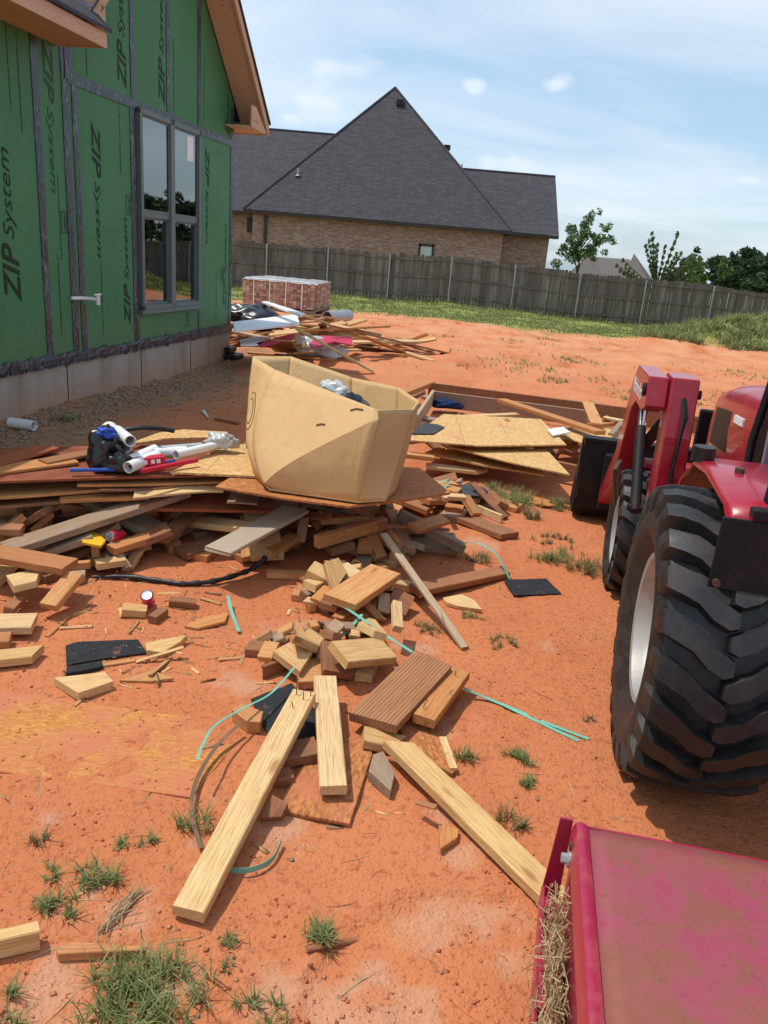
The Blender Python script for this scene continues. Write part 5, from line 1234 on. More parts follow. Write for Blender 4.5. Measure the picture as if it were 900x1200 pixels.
p5 = lumber('two_by_four', 'short orange two-by-four with nails beside the wide plank', (497, 840), (539, 784), *B4, 'orange', 'board', z=(0.085, 0.100))
flat('wood_wedge', 'orange wedge scrap below the pale pointed two-by-four', [(516, 951), (540, 958), (538, 968), (518, 982)], 0.02, 'orange', 'wedge')
lumber('wood_sliver', 'dark thin sliver beside the pale pointed two-by-four', (489, 938), (512, 945), 0.02, 0.008, 'dark', 'scrap')
def nails(b, spots):
    for x, y, h in spots:
        t_ = b.data.vertices[0].co
        zt = max(v.co.z for v in b.data.vertices)
        MB().tube([(x, y, zt-0.005), (x+random.uniform(-.006, .006), y, zt+h*0.6), (x+random.uniform(-.015, .015), y+random.uniform(-.01, .01), zt+h)], 0.0018, 5).build('nail', 'nail', b, smooth=True)
L2 = 0.5*max(abs(v.co.x) for v in p2.data.vertices)*2
nails(p2, [(-L2+0.03, -0.02, 0.045), (-L2+0.05, 0.012, 0.05), (-L2+0.02, 0.03, 0.04), (-L2+0.10, -0.01, 0.03)])
L5 = max(abs(v.co.x) for v in p5.data.vertices); nails(p5, [(-L5+0.05, 0.02, 0.02), (-L5+0.10, 0.03, 0.02), (L5-0.06, 0.0, 0.03), (0.0, -0.03, 0.02)])
# --- trail
lumber('block', 'curved-grain thick block across the trail above the shingle', (395, 762), (452, 757), *B6, 'pine', 'block')
lumber('block', 'wide offcut lying over the others in the middle of the trail', (398, 702), (452, 666), *B8, 'orange', 'board', z=(0.15, 0.18))
flat('wood_wedge', 'pale tapering wedge pointing up beside the green strap', [(416, 740), (433, 703), (440, 706), (452, 748), (436, 749)], 0.035, 'pine', 'wedge')
lumber('block', 'slim pale stub standing right of the tapering wedge', (465, 696), (464, 738), 0.045, 0.038, 'pine', 'block')
lumber('block', 'small stub with bright sawn end below the box sheet', (428, 642), (430, 630), *B4, 'orange', 'block', z=(0.14, 0.16))
lumber('block', 'bright orange two-by-four end below the beige board', (318, 644), (346, 626), *B4, 'orange', 'block', z=(0.10, 0.14))
lumber('block', 'flat light offcut alone in front of the offcuts below the box', (312, 669), (358, 671), 0.06, 0.035, 'orange', 'block')
flat('wood_wedge', 'pointed light wedge at the front of the offcuts below the box', [(376, 668), (392, 664), (405, 671), (392, 683)], 0.035, 'pine', 'wedge')
lumber('board', 'two-by-four lying on its side under the box sheet', (372, 628), (452, 606), 0.05, 0.07, 'orange', z=(0.22, 0.25))
lumber('block', 'split board end above the wide offcut of the trail', (385, 640), (412, 632), *B6, 'dark', 'block', z=(0.13, 0.16))
lumber('board', 'dark brown two-by-four lying to the right of the trail', (485, 688), (592, 666), *B4, 'dark', 'board', cutB=0.15)
lumber('stick', 'long weathered lath slanting from the box pile to the clay', (450, 624), (545, 757), 0.04, 0.02, 'grey', 'stick', z=(0.27, 0.022))
lumber('stick', 'long thin stick lying level right of the box pile', (446, 614), (525, 619), 0.03, 0.02, 'dark', 'stick', z=(0.24, 0.13))
lumber('post', 'grey round-edged post slanting out of the box pile', (466, 596), (541, 637), 0.075, 0.06, 'grey', 'post', z=(0.27, 0.075))
lumber('board', 'broad brown board end on the clay right of the box pile', (549, 606), (598, 625), *B8, 'dark', 'board', cutA=0.3)
flat('bark_scrap', 'curved yellow bark-like scrap right of the slanting lath', [(519, 700), (540, 696), (556, 703), (565, 714), (538, 710), (524, 706)], 0.02, 'pine', 'scrap')
flat('shingle', 'black shingle lying alone on the clay right of the dark two-by-four', [(590, 681), (640, 678), (658, 694), (602, 698)], 0.006, 'shingle_scrap', 'shingle', bend=0.003)
for k, (a, b, c, d, w_, m_, lb) in enumerate(((478, 566, 520, 562, .09, 'grey', 'short grey board end right of the box corner'), (505, 578, 545, 581, .09, 'pine', 'pale board end beside the felt right of the box'), (500, 590, 534, 606, .06, 'dark', 'brown board end below the pale one right of the box'),
        (516, 571, 523, 583, .03, 'pine', 'short upright pale strip right of the box'), (484, 616, 520, 606, .09, 'orange', 'flat orange offcut right of the slanting post'))):
    lumber('block', lb, (a, b), (c, d), w_, 0.03, m_, 'block')
flat('felt_piece', 'dark felt scrap flat between the box pile and the yellow sheets', [(523, 571), (548, 568), (576, 573), (560, 581), (530, 580)], 0.006, 'grey_roof_paper', 'felt', z=0.12)
flat('osb_strip', 'yellow sheet strip half buried in grass before the loader bucket', [(560, 572), (612, 578), (672, 584), (680, 592), (640, 592), (562, 580)], 0.012, 'osb_old', 'sheet')

# --- stacked sheets of the main pile
def sheet(name, label, pL, pR, zL, zR, depth, t, mat, slope=0.0, cat='sheet', cutA=0.0, cutB=0.0):
    A = P(*pL, zL); B = P(*pR, zR); d = Vector((B.x-A.x, B.y-A.y)); L = d.length; ax = d/L
    c = ((A.x+B.x)/2-ax[1]*depth/2, (A.y+B.y)/2+ax[0]*depth/2); b = (zR-zL)/L; zc = (zL+zR)/2+slope*depth/2
    o = link(name, board_mesh(L, depth, t, cutA, cutB, seg=6, bow=random.uniform(-0.008, 0.01), ch=0.001, chip=0.006), mat, None, frame(c, ax, zc-t, b, slope), label, cat)
    stamp(foot(c, ax, L, depth), c, ax, zc, b, slope); return o
sheet('plywood_sheet', 'lowest dark sheet at the left edge of the stack', (-70, 598), (78, 587), .30, .315, 0.8, .016, 'dark')
sheet('plywood_sheet', 'second sheet from below with an orange sawn edge', (70, 586), (175, 582), .335, .34, 0.9, .020, 'orange', 0.02)
sheet('plywood_sheet', 'red-brown plywood standing in the shade below the stack', (186, 596), (352, 600), .27, .25, 0.7, .018, 'redply', 0.10)
sheet('plywood_sheet', 'sheet with broad light edge at the left of the stack', (-70, 586), (120, 573), .36, .37, 0.6, .018, 'orange', 0.01)
sheet('plywood_sheet', 'sheet jutting forward in the middle of the stack', (183, 581), (262, 575), .365, .375, 0.8, .012, 'pine', 0.03, cutA=0.3)
sheet('plywood_sheet', 'thin dark sheet between the light ones of the stack', (116, 574), (205, 570), .385, .388, 0.9, .012, 'dark', 0.02)
sheet('plywood_sheet', 'orange edged sheet just below the red-brown top sheet', (90, 568), (300, 562), .410, .412, 0.6, .014, 'orange', 0.02)
sheet('plywood_sheet', 'red-brown plywood sheet on top of the stack', (-70, 567), (290, 556), .435, .440, 0.62, .014, 'redply', 0.03)
flat('osb_sheet', 'weathered sheet carrying the cardboard box', [(252, 570), (330, 583), (409, 593), (470, 586), (528, 577), (492, 548), (300, 540)], 0.014, 'osb_red', 'sheet', z=0.455)
flat('osb_sheet', 'sunlit yellow sheet on the stack left of the box', [(200, 553), (300, 558), (312, 548), (312, 522), (268, 520)], 0.012, 'osb', 'sheet', z=0.472)
flat('plywood_sheet', 'tan plywood piece at the back of the pile behind the pipes', [(150, 520), (200, 513), (267, 512), (267, 506), (215, 503), (185, 507)], 0.014, 'osb', 'sheet', z=0.50)
lumber('plank', 'thin plank at the top left of the stack pointing right', (-20, 551), (86, 537), 0.16, 0.018, 'orange', 'plank', z=(0.46, 0.475))
lumber('plank', 'red-brown plank at the left edge behind the thin plank', (-20, 545), (60, 522), 0.13, 0.018, 'redply', 'plank', z=(0.47, 0.50))
lumber('plank', 'long thin plank behind the plastic pipes', (50, 540), (150, 520), 0.10, 0.018, 'dark', 'plank', z=(0.48, 0.50))
lumber('board', 'primed beige board leaning against the stack below the box', (255, 644), (347, 595), 0.19, 0.020, 'beige', 'board', z=(0.22, 0.31), roll=-0.10, chip=0.006)
sheet('plywood_sheet', 'thin grey strip poking out of the stack above the beige board', (265, 588), (300, 590), .33, .33, 0.5, .012, 'grey')
# --- things on the stack
def pipe(label, a, b, r, z, hollow=0.86, mat='white_pvc', n=18, name='plastic_pipe', cat='pipe', group=None):
    A = P(*a, z[0]); B = P(*b, z[1]); m_ = (A+B)/2; o = MB().tube([A-m_, (B-m_)*0, B-m_], r, n, hollow).build(name, mat, None, Matrix.Translation(m_), label=label, cat=cat, group=group)
    return autosmooth(o, 40)
pipe('thick white pipe with open end facing the camera', (145, 523), (128, 503), .048, (.575, .585))
pipe('white pipe end sticking up behind the thick one', (153, 517), (138, 505), .032, (.63, .62))
pipe('white pipe lying below the thick pipe', (152, 540), (182, 527), .032, (.51, .53))
pipe('lowest white pipe of the bundle', (150, 548), (184, 534), .032, (.505, .515))
pipe('white pipe pointing right with its open end', (218, 528), (180, 531), .028, (.52, .52))
pipe('thin grey pipe behind the pipe pointing right', (236, 522), (188, 526), .018, (.53, .54), mat='plastic_wrap')
pipe('long white pipe lying towards the box', (206, 533), (262, 520), .026, (.52, .52))
pipe('short white pipe lying on the ground by the foundation', (12, 495), (40, 499), .045, (.075, .075))
pipe('blue plastic tube in front of the pipes', (82, 551), (166, 550), .010, (.478, .478), 0.0, 'blue', 8)
pipe('thin dark blue tube beside the red stick', (150, 549), (205, 540), .009, (.485, .49), 0.0, 'blue', 8)
pipe('red plastic stick in front of the pipes', (166, 552), (231, 539), .014, (.50, .51), 0.0, 'red_plastic', 10)
def lump(name, label, cat, c, r, mat, seed, sub=3, crumple=0.35):
    sub = 4
    bm = bmesh.new(); bmesh.ops.create_icosphere(bm, subdivisions=sub, radius=1)
    for v in bm.verts:
        d = 1+crumple*mnoise.noise(v.co*1.7+Vector((seed, 0, 0)))+crumple*0.7*abs(mnoise.noise(v.co*4.5+Vector((0, seed, 0))))+crumple*0.35*abs(mnoise.noise(v.co*10+Vector((0, seed, 0))))
        v.co = Vector((v.co.x*r[0]*d, v.co.y*r[1]*d, max(-r[2]*0.8, v.co.z*r[2]*d)))
    me = bpy.data.meshes.new(name); bm.to_mesh(me); bm.free()
    me.polygons.foreach_set('use_smooth', [True]*len(me.polygons)); return link(name, me, mat, None, Matrix.Translation(c), label, cat)
lump('plastic_bag', 'black plastic bag heaped left of the white pipes', 'bag', P(122, 528, .55), (.09, .10, .12), 'black_bag', 3.1)
lump('plastic_bag', 'small black bag crumpled in front of the pipes', 'bag', P(136, 543, .50), (.08, .06, .06), 'black_bag', 6.7)
lump('plastic_bag', 'clear plastic wrap bunched on the pipes near the box', 'wrap', P(259, 517, .54), (.09, .05, .05), 'plastic_wrap', 9.4, crumple=0.5)
lump('cloth_rag', 'blue rag on top of the black bag', 'rag', P(124, 508, .66), (.05, .03, .03), 'blue', 2.2, 2, 0.6)
q = P(175, 540, .515); MB().box((-.085, -.03, -.022), (.085, .03, .025), .005).build('red_carton', 'red_plastic', None, Matrix.Translation(q) @ Matrix.Rotation(0.3, 4, 'Z') @ Matrix.Rotation(-0.12, 4, 'Y'), label='red carton with white print leaning on the white pipes', cat='carton')
rc = bpy.data.objects['red_carton']
for x in (-.055, -.02, .02, .05): MB().box((x-.010, -.0325, -.010), (x+.010, -.0305, .012)).build('print_mark', 'white', rc)
pts = [P(138, 507, .60), P(150, 503, .62), P(168, 501, .63), P(188, 502, .62), P(204, 505, .60)]
c0 = pts[2]; autosmooth(MB().tube([p-c0 for p in pts], .014, 8).build('hose', 'black_plastic', None, Matrix.Translation(c0), label='black hose arching over the white pipes', cat='hose'), 60)
# yellow wrapper, cans
q = P(108, 632, .165); flat('wrapper', 'bright yellow wrapper among the offcuts below the stack', [(92, 622), (108, 624), (124, 634), (118, 640), (97, 637)], 0.012, 'yellow', 'wrapper', z=0.175, bend=0.012)
def can(label, px, z, mat, ax, L=0.115, r=0.032, crush=0.0, top='alu'):
    q = P(*px, z); ax = Vector(ax).normalized(); mw = Matrix.Translation(q) @ ax.to_track_quat('Z', 'Y').to_matrix().to_4x4()
    mb = MB().lathe([(-L/2, 0.0), (-L/2, r*0.75), (-L/2+.01, r), (-L*0.1, r*(1-crush)), (L*0.12, r*(1-crush*0.6)), (L/2-.012, r), (L/2-.002, r*0.82)], 24, 'z')
    o = mb.build('drink_can', mat, None, mw, label=label, cat='can'); autosmooth(o, 40)
    l_ = MB().lathe([(L/2-.003, r*0.84), (L/2, r*0.80), (L/2-.004, r*0.74), (L/2-.005, 0.0)], 24, 'z').build('lid', top, o); return o
can('crushed pink and white can on the clay beside a flat block', (173, 702), .045, 'pink_can', (0.1, -0.6, 0.8), crush=0.25, L=0.09)
can('can with shiny silver end among the shaded offcuts', (136, 628), .16, 'red_plastic', (-0.25, -0.85, 0.25))
# --- big cardboard box
def m_card():
    t = NT('cardboard'); o = t.obj(); n = t.noise(o, 4, 6, 0.6); wv = t.n('TexWave', wave_type='BANDS', bands_direction='X'); t.l(o, wv.inputs[0]); wv.inputs['Scale'].default_value = 40; wv.inputs['Distortion'].default_value = 0.6
    c = t.mix(n.outputs['Fac'], lin(200, 162, 112), lin(218, 182, 132)); c = t.mix(t.math('MULTIPLY', wv.outputs['Fac'], 0.12), c, lin(160, 120, 80))
    s = t.noise(o, 14, 6, 0.7); c = t.mix(t.ramp(s.outputs['Fac'], (0.58, 0.0), (0.75, 0.35)), c, lin(150, 104, 66))
    t.bump(t.math('ADD', t.math('MULTIPLY', wv.outputs['Fac'], 0.15), t.math('ADD', s.outputs['Fac'], t.math('MULTIPLY', t.noise(t.scale(o, (5, 5, 2.2)), 1.0, 3, 0.5, 1.5).outputs['Fac'], 2.5))), 0.35, 0.010); return t.fin(c, 0.85, 0.12)
MAT['card'] = m_card()
TOP = [PY(296, 418, 4.78), PY(340, 418, 5.02), PY(413, 443, 5.0), PY(467, 454, 4.82), PY(492, 470, 4.42), PY(485, 480, 4.12), PY(442, 480, 3.92), PY(322, 433, 4.48)]
zb = 0.468
BOT = [P(297, 556, zb), Vector((-0.66, 4.62, zb)), Vector((-0.25, 4.72, zb)), Vector((0.06, 4.62, zb)), P(464, 576, zb), P(452, 587, zb), P(420, 589, zb), P(315, 574, zb)]
MIDL = [PY(290, 490, 4.50), None, None, None, PY(480, 520, 4.33), PY(470, 535, 4.06), PY(432, 530, 3.86), PY(300, 508, 4.20)]
cbx = empty('cardboard_box', P(390, 580, zb), 'big open octagonal cardboard box leaning on the stacked sheets', 'box')
NS, NT_ = 14, 18
def box_pt(i, k, j):
    """corner i towards i+1 (k of NS), height j of NT_"""
    a, b = i % 8, (i+1) % 8; f = k/NS; g_ = j/NT_
    if i == 6:
        ga = min(0.90, max(0.08, 0.06+0.86*(1-f)**1.3)); h_ = NT_//2
        g_ = ga*j/h_ if j <= h_ else ga+(1-ga)*(j-h_)/(NT_-h_)
    def col(c):
        t0, b0 = TOP[c], BOT[c]; m_ = MIDL[c] if MIDL[c] is not None else (t0+b0)/2
        return b0*(1-g_)**2+(m_*2-(t0+b0)/2)*2*g_*(1-g_)+t0*g_*g_
    p = col(a)*(1-f)+col(b)*f
    cen = Vector((-0.3, 4.4, p.z)); out = (p-cen); out.z = 0; out.normalize()
    env = math.sin(math.pi*f)*math.sin(math.pi*min(1, g_*0.9+0.05))
    amp = 0.05 if i in (6, 7) else 0.02
    bulge = amp*env*(mnoise.noise(Vector((p.x*3.2, p.y*3.2, p.z*3.2)))+0.15)
    if i == 6:
        u = g_/ga if g_ < ga else (1-g_)/(1-ga)
        bulge = bulge*0.4+0.115*u*min(1, 0.35+2.4*f*(1-f)) - 0.05*max(0, 0.45-(1-f)-0.8*g_)
    crease = -0.004*(k % 4 == 2) if i in (6, 7) and 0 < k < NS else 0
    return p+out*(bulge+crease*(0.4+0.6*g_))
for i in range(8):
    V = [box_pt(i, k, j) for k in range(NS+1) for j in range(NT_+1)]
    me = mesh('side_panel', V, [(k*(NT_+1)+j, (k+1)*(NT_+1)+j, (k+1)*(NT_+1)+j+1, k*(NT_+1)+j+1) for k in range(NS) for j in range(NT_)])
    o = link('side_panel', me, 'card', cbx, I4); autosmooth(o, 17); md = o.modifiers.new('thickness', 'SOLIDIFY'); md.thickness = 0.009; md.offset = 1
bq = [(v.x, v.y) for v in BOT]; MB().prism(bq, zb-0.002, zb+0.006).build('bottom', 'card', cbx, I4)
# printed ring mark and staple tears on the sides
MAT['card_print'] = m_plain('card_print', lin(104, 74, 48), 0.8, 0.2)
def side_mark(i, pts, w_):
    V = []
    for f, g_ in pts:
        k = f*NS; j = g_*NT_; k0, j0 = min(NS-1, int(k)), min(NT_-1, int(j)); a, b = k-k0, j-j0
        p = (box_pt(i, k0, j0)*(1-a)+box_pt(i, k0+1, j0)*a)*(1-b)+(box_pt(i, k0, j0+1)*(1-a)+box_pt(i, k0+1, j0+1)*a)*b
        cen = Vector((-0.3, 4.4, p.z)); V.append(p+(p-cen).normalized()*0.001)
    return MB().tube(V, w_, 4)
for rr in (0.10, 0.15):
    side_mark(7, [(0.5+rr*1.9*math.cos(a), 0.62+rr*math.sin(a)) for a in [x*0.3 for x in range(3, 19)]], 0.003).build('printed_ring', 'card_print', cbx, I4)
for (i, f0, g0, f1, g1) in ((6, .12, .86, .22, .84), (6, .38, .70, .44, .71), (7, .55, .30, .8, .28)):
    side_mark(i, [(f0, g0), ((f0+f1)/2, g0+0.012), (f1, g1)], 0.006).build('tear', 'card_print', cbx, I4)
flat('silver_pouch', 'crumpled silver pouch inside the cardboard box', [(372, 455), (384, 447), (398, 449), (404, 466), (388, 462)], 0.02, 'plastic_wrap', 'pouch', z=0.86, bend=0.03) if False else None
q = PY(390, 462, 4.55); lump('silver_pouch', 'crumpled silver pouch on the rubbish inside the cardboard box', 'pouch', q, (.09, .06, .07), 'plastic_wrap', 5.2, 3, 0.5)
lump('black_liner', 'dark rubbish bag filling the cardboard box below the pouch', 'bag', Vector((-0.28, 4.45, 0.70)), (.26, .20, .19), 'black_bag', 8.2, 3, 0.3)

# --- yellow sheets and board frame, middle right
lumber('form_board', 'long board on edge at the back of the board frame', (503, 448), (754, 480), 0.038, 0.20, 'dark', 'board', z=(0.24, 0.24), ext=(0, 0.8))
lumber('form_board', 'second board on edge inside the back of the frame', (508, 458), (690, 481), 0.038, 0.18, 'grey', 'board', z=(0.25, 0.22))
lumber('form_board', 'short board on edge closing the left of the frame', (488, 486), (508, 457), 0.038, 0.16, 'grey', 'board', z=(0.26, 0.25))
lumber('form_board', 'thick plank end angled at the left corner of the frame', (462, 462), (504, 446), 0.14, 0.06, 'orange', 'board', z=(0.26, 0.24))
lumber('board', 'pale board lying inside the frame', (545, 487), (612, 484), 0.09, 0.038, 'pine', 'board', z=(0.24, 0.24))
flat('osb_sheet', 'long yellow sheet under the others reaching right', [(498, 530), (512, 524), (560, 534), (640, 551), (638, 556), (568, 545)], 0.018, 'osb', 'sheet', z=0.16)
flat('osb_sheet', 'big yellow sheet with printed lines, largest of the sheets', [(474, 515), (520, 485), (634, 491), (664, 521), (560, 522)], 0.014, 'osb', 'sheet', z=0.30)
flat('osb_sheet', 'triangular yellow sheet with green edge tilted towards the camera', [(522, 522), (640, 526), (668, 556), (600, 542)], 0.014, 'osb', 'sheet', z=0.24)
flat('osb_sheet', 'yellow sheet partly behind the loader bucket', [(641, 504), (690, 500), (758, 506), (752, 530), (708, 528)], 0.014, 'osb', 'sheet', z=0.26)
lumber('board', 'tan board end left of the triangular sheet', (474, 530), (508, 534), 0.10, 0.038, 'orange', 'board', z=(0.20, 0.19))
lumber('board', 'long pale board below the big yellow sheet', (500, 544), (566, 551), 0.12, 0.03, 'pine', 'board', z=(0.10, 0.09), cutB=0.8)
lumber('board', 'board on edge under the right end of the triangular sheet', (652, 540), (690, 548), 0.038, 0.13, 'dark', 'board', z=(0.17, 0.17))
lumber('board', 'long board slanting over the yellow sheets', (588, 467), (704, 505), 0.12, 0.038, 'orange', 'board', z=(0.32, 0.35))
lumber('board', 'light board end sticking up at the back of the frame', (689, 471), (700, 496), 0.12, 0.02, 'orange', 'board', z=(0.35, 0.33))
lumber('board', 'pale strip furthest right on the sheets', (708, 488), (756, 497), 0.09, 0.02, 'pine', 'board', z=(0.30, 0.30))
lumber('board', 'white strip crossing the pale strip', (716, 508), (730, 492), 0.05, 0.02, 'grey', 'board', z=(0.32, 0.33))
flat('white_board', 'small white panel at the right end of the big sheet', [(642, 503), (660, 500), (668, 506), (648, 510)], 0.012, 'white', 'panel', z=0.325)
flat('shingle', 'dark shingle pieces lying on the big yellow sheet', [(482, 508), (496, 495), (512, 497), (521, 500), (508, 508)], 0.006, 'grey_roof_paper', 'shingle', z=0.313)
lump('cloth_rag', 'dark blue rag crumpled inside the board frame', 'rag', P(524, 474, .12), (.16, .09, .05), 'navy', 1.4, 3, 0.5)
for k, (a, b, c, d) in enumerate(((640, 450, 700, 462), (600, 445, 640, 452), (555, 490, 600, 478), (700, 470, 745, 476))): pass

# --- far heap by the brick pallet
heap_px(34, 350, 405, 1.9, 1.6, 0.42, 'board end jumbled in the far heap by the green house', 'boards in the far heap', lens=(0.5, 1.6), mat=['dark', 'mix', 'redply', 'orange', 'grey']) if False else None
def far_board(label, a, b, w_, t_, mat, z, **k): return lumber('board', label, a, b, w_, t_, mat, 'board', z=z, **k)
rnd = random.Random(4)
cfar = P(345, 408)
for k in range(46):
    an = rnd.uniform(0, 6.28); r = math.sqrt(rnd.random()); x = cfar.x+2.0*r*math.cos(an); y = cfar.y+1.9*r*math.sin(an)+0.8; h = 0.50*(1-r*r)+0.02
    yaw = rnd.gauss(0.15, 0.7); L = rnd.uniform(0.5, 2.0); ax = Vector((math.cos(yaw), math.sin(yaw))); w_ = rnd.choice((.09, .14, .2, .3)); t_ = rnd.choice((.02, .038, .038))
    link('board', board_mesh(L, w_, t_, seg=1, chip=.01), (mt := rnd.choice(['dark', 'mix', 'redply', 'orange', 'grey', 'pine', 'pine', 'grey'])), None, frame((x, y), ax, h*rnd.uniform(0.3, 1), rnd.gauss(0, 0.13), rnd.gauss(0, .25)), ' '.join(describe(mt, L, w_, yaw, False, 'board', 'in the far heap beside the brick pallet', (.9, 1.5), (.12, .22)).split()), 'board', 'boards in the far heap')
far_board('long pale board slanting down in front of the far heap', (346, 383), (437, 434), .12, .038, 'pine', (.62, .06))
far_board('pale board right of the long slanting one in the far heap', (425, 393), (474, 412), .18, .03, 'orange', (.42, .08))
far_board('short pale board at the right end of the far heap', (473, 411), (508, 422), .10, .038, 'pine', (.10, .05))
far_board('thin dark board reaching right out of the far heap', (385, 380), (525, 413), .14, .03, 'dark', (.55, .04))
far_board('thin brown strip reaching right behind the far heap', (440, 392), (515, 415), .08, .03, 'orange', (.25, .04))
far_board('board lying flat at the front foot of the far heap', (290, 412), (395, 421), .14, .03, 'orange', (.10, .06))
far_board('tan board lying along the front of the far heap', (340, 412), (420, 409), .14, .03, 'pine', (.18, .12))
far_board('square tan board leaning at the front of the far heap', (326, 398), (336, 412), .40, .02, 'orange', (.42, .12))
flat('white_board', 'long pale blue-white panel lying on the far heap', [(273, 377), (348, 368), (351, 379), (275, 387)], 0.03, 'white', 'panel', z=0.62)
flat('white_board', 'narrow white strip sloping on top of the far heap', [(307, 353), (313, 353), (357, 367), (352, 369)], 0.03, 'white', 'panel', z=0.80)
MAT['red_sheet'] = m_plain('red_sheet', (0.50, 0.02, 0.07, 1), 0.5, 0.1)
flat('red_sheet', 'red and white wrap sheet on the left of the far heap', [(300, 402), (322, 396), (346, 390), (348, 396), (330, 400), (306, 406)], 0.02, 'red_sheet', 'wrap', z=0.40)
flat('white_sheet', 'white wrap end left of the red sheet in the far heap', [(281, 398), (300, 394), (318, 395), (304, 404), (282, 404)], 0.02, 'white', 'wrap', z=0.40)
flat('red_sheet', 'crimson sheet at the right of the far heap', [(362, 402), (376, 393), (413, 395), (413, 404), (392, 400), (366, 407)], 0.02, 'red_sheet', 'wrap', z=0.34)
lumber('post', 'grey block standing in the middle of the far heap', (349, 391), (350, 402), .10, .06, 'grey', 'post', z=(.48, .36))
flat('yellow_strip', 'yellow-green strip at the foot of the far heap', [(340, 402), (356, 401), (360, 406), (344, 406)], 0.02, 'yellow', 'strip', z=0.30)
pipe('grey concrete-coloured pipe behind the far heap', (383, 372), (408, 370), .14, (.30, .30), 0.85, 'galv')
lump('plastic_bag', 'pale crumpled bag at the front of the far heap', 'bag', P(372, 410, .16), (.35, .2, .16), 'plastic_wrap', 4.4, 3, .5)
lump('plastic_bag', 'black crumpled tarp at the left of the far heap', 'tarp', P(294, 374, .40), (.5, .4, .22), 'black_bag', 7.9, 3, .5)
# pallet of bricks
def m_pbrick():
    t = NT('pallet_brick'); r = t.n('NewGeometry').outputs['Random Per Island']
    c = t.ramp(r, (0.0, lin(136, 100, 86)), (0.3, lin(172, 138, 120)), (0.6, lin(196, 170, 150)), (0.85, lin(150, 120, 106)), (1.0, lin(214, 194, 176))); return t.fin(c, 0.85, 0.2)
MAT['pbrick'] = m_pbrick()
pa = P(369, 369); pal = empty('brick_pallet', (pa.x-1.0, pa.y+1.0, 0), 'pallet stacked with bricks beside the far heap', 'brick pallet', mw=Matrix.Translation((pa.x, pa.y, 0)) @ Matrix.Rotation(rad(-4), 4, 'Z'))
PMW = pal.matrix_basis
V = []; Fc = []; mb = MB(); Wd, Dp, bl, bh, bd = 2.05, 2.3, 0.095, 0.064, 0.20
nxb, nzb, nyb = int(Wd/bl), 11, int(Dp/bd)
for z in range(nzb):
    for x in range(nxb):
        j = random.uniform(-.006, .012); mb.box((-Wd+x*bl+.003, -j, .12+z*bh+.002), (-Wd+(x+1)*bl-.003, 0.19, .12+(z+1)*bh-.002))
    for y in range(nyb):
        j = random.uniform(-.006, .012); mb.box((-0.09, y*bd+.2, .12+z*bh+.002), (j, (y+1)*bd+.194, .12+(z+1)*bh-.002))
bs = mb.build('stacked_bricks', 'pbrick', pal, PMW); bs['kind'] = 'stuff'
MB().box((-Wd+.02, .195, .12), (-.095, Dp+.18, .12+nzb*bh-.01)).build('brick_core', 'redply', pal, PMW)
mb = MB()
for k in range(7): mb.box((-Wd+k*.335, -.01, .085), (-Wd+k*.335+.10, Dp+.2, .112))
for y in (0, 1.15, 2.3): mb.box((-Wd, y, 0), (.01, y+.09, .083))
pb = mb.build('pallet', 'pallet', pal, PMW); pb['kind'] = 'stuff'
V = []; 
for i in range(25):
    for j in range(25):
        x = -Wd-.02+(Wd+.04)*i/24; y = -.03+(Dp+.24)*j/24; V.append((x, y, .12+nzb*bh+.02+.03*mnoise.noise(Vector((x*5, y*5, 0)))-(.05 if i in (0, 24) or j in (0, 24) else 0)))
MB().add(V, [(i*25+j, (i+1)*25+j, (i+1)*25+j+1, i*25+j+1) for i in range(24) for j in range(24)]).build('plastic_cover', 'plastic_wrap', pal, PMW, smooth=True)
for x in (-1.75, -1.3, -.85, -.4): MB().box((x, -.02, .1), (x+.03, -.014, .12+nzb*bh)).build('strap', 'white', pal, PMW)
flat('shingle', 'dark scrap of felt alone on the clay beyond the frame', [(538, 423), (556, 421), (560, 426), (542, 427)], 0.01, 'grey_roof_paper', 'felt')
lumber('stick', 'dry stick on the shaded ground left of the box', (253, 489), (280, 494), .05, .03, 'dark', 'stick')
flat('wood_wedge', 'tiny white pointed scrap on the shaded ground left of the box', [(236, 480), (241, 481), (245, 491)], .02, 'white', 'scrap')
lumber('wood_sliver', 'thin lath on the shaded ground behind the pipes', (90, 508), (120, 500), .03, .012, 'grey', 'stick')

# --- plastic strapping, and one strap's shadow laid as a ribbon
def catmull(pts, n=10):
    out = []; p = [pts[0]]+list(pts)+[pts[-1]]
    for i in range(1, len(p)-2):
        for k in range(n):
            t = k/n; a, b, c, d = p[i-1], p[i], p[i+1], p[i+2]
            out.append(0.5*((2*b)+(c-a)*t+(2*a-5*b+4*c-d)*t*t+(3*b-3*c+d-a)*t**3))
    out.append(pts[-1]); return out
def ribbon(label, pz, w_=0.016, mat='strap', edge=False, th=0.0012, name='strap_ribbon', cat='strap'):
    """pz: (px,py,z) list; edge: the band stands on its edge"""
    p = catmull([P(a, b, z) for a, b, z in pz]); c0 = p[0].copy(); c0.z = 0; V = []; n = len(p)
    for i, q in enumerate(p):
        d = (p[min(n-1, i+1)]-p[max(0, i-1)]).normalized(); s = d.cross(Vector((0, 0, 1))).normalized(); u = s.cross(d)
        a, b = (u, s) if edge else (s, u)
        e = edge if not isinstance(edge, bool) else 0
        for k, m_ in ((-1, -1), (1, -1), (1, 1), (-1, 1)): V.append(q+a*(k*w_/2)+b*(m_*th/2)-c0)
    Fc = [(i*4+k, i*4+(k+1) % 4, i*4+4+(k+1) % 4, i*4+4+k) for i in range(n-1) for k in range(4)]+[(0, 1, 2, 3), (n*4-1, n*4-2, n*4-3, n*4-4)]
    return MB().add(V, Fc).build(name, mat, None, Matrix.Translation(c0), label=label, cat=cat)
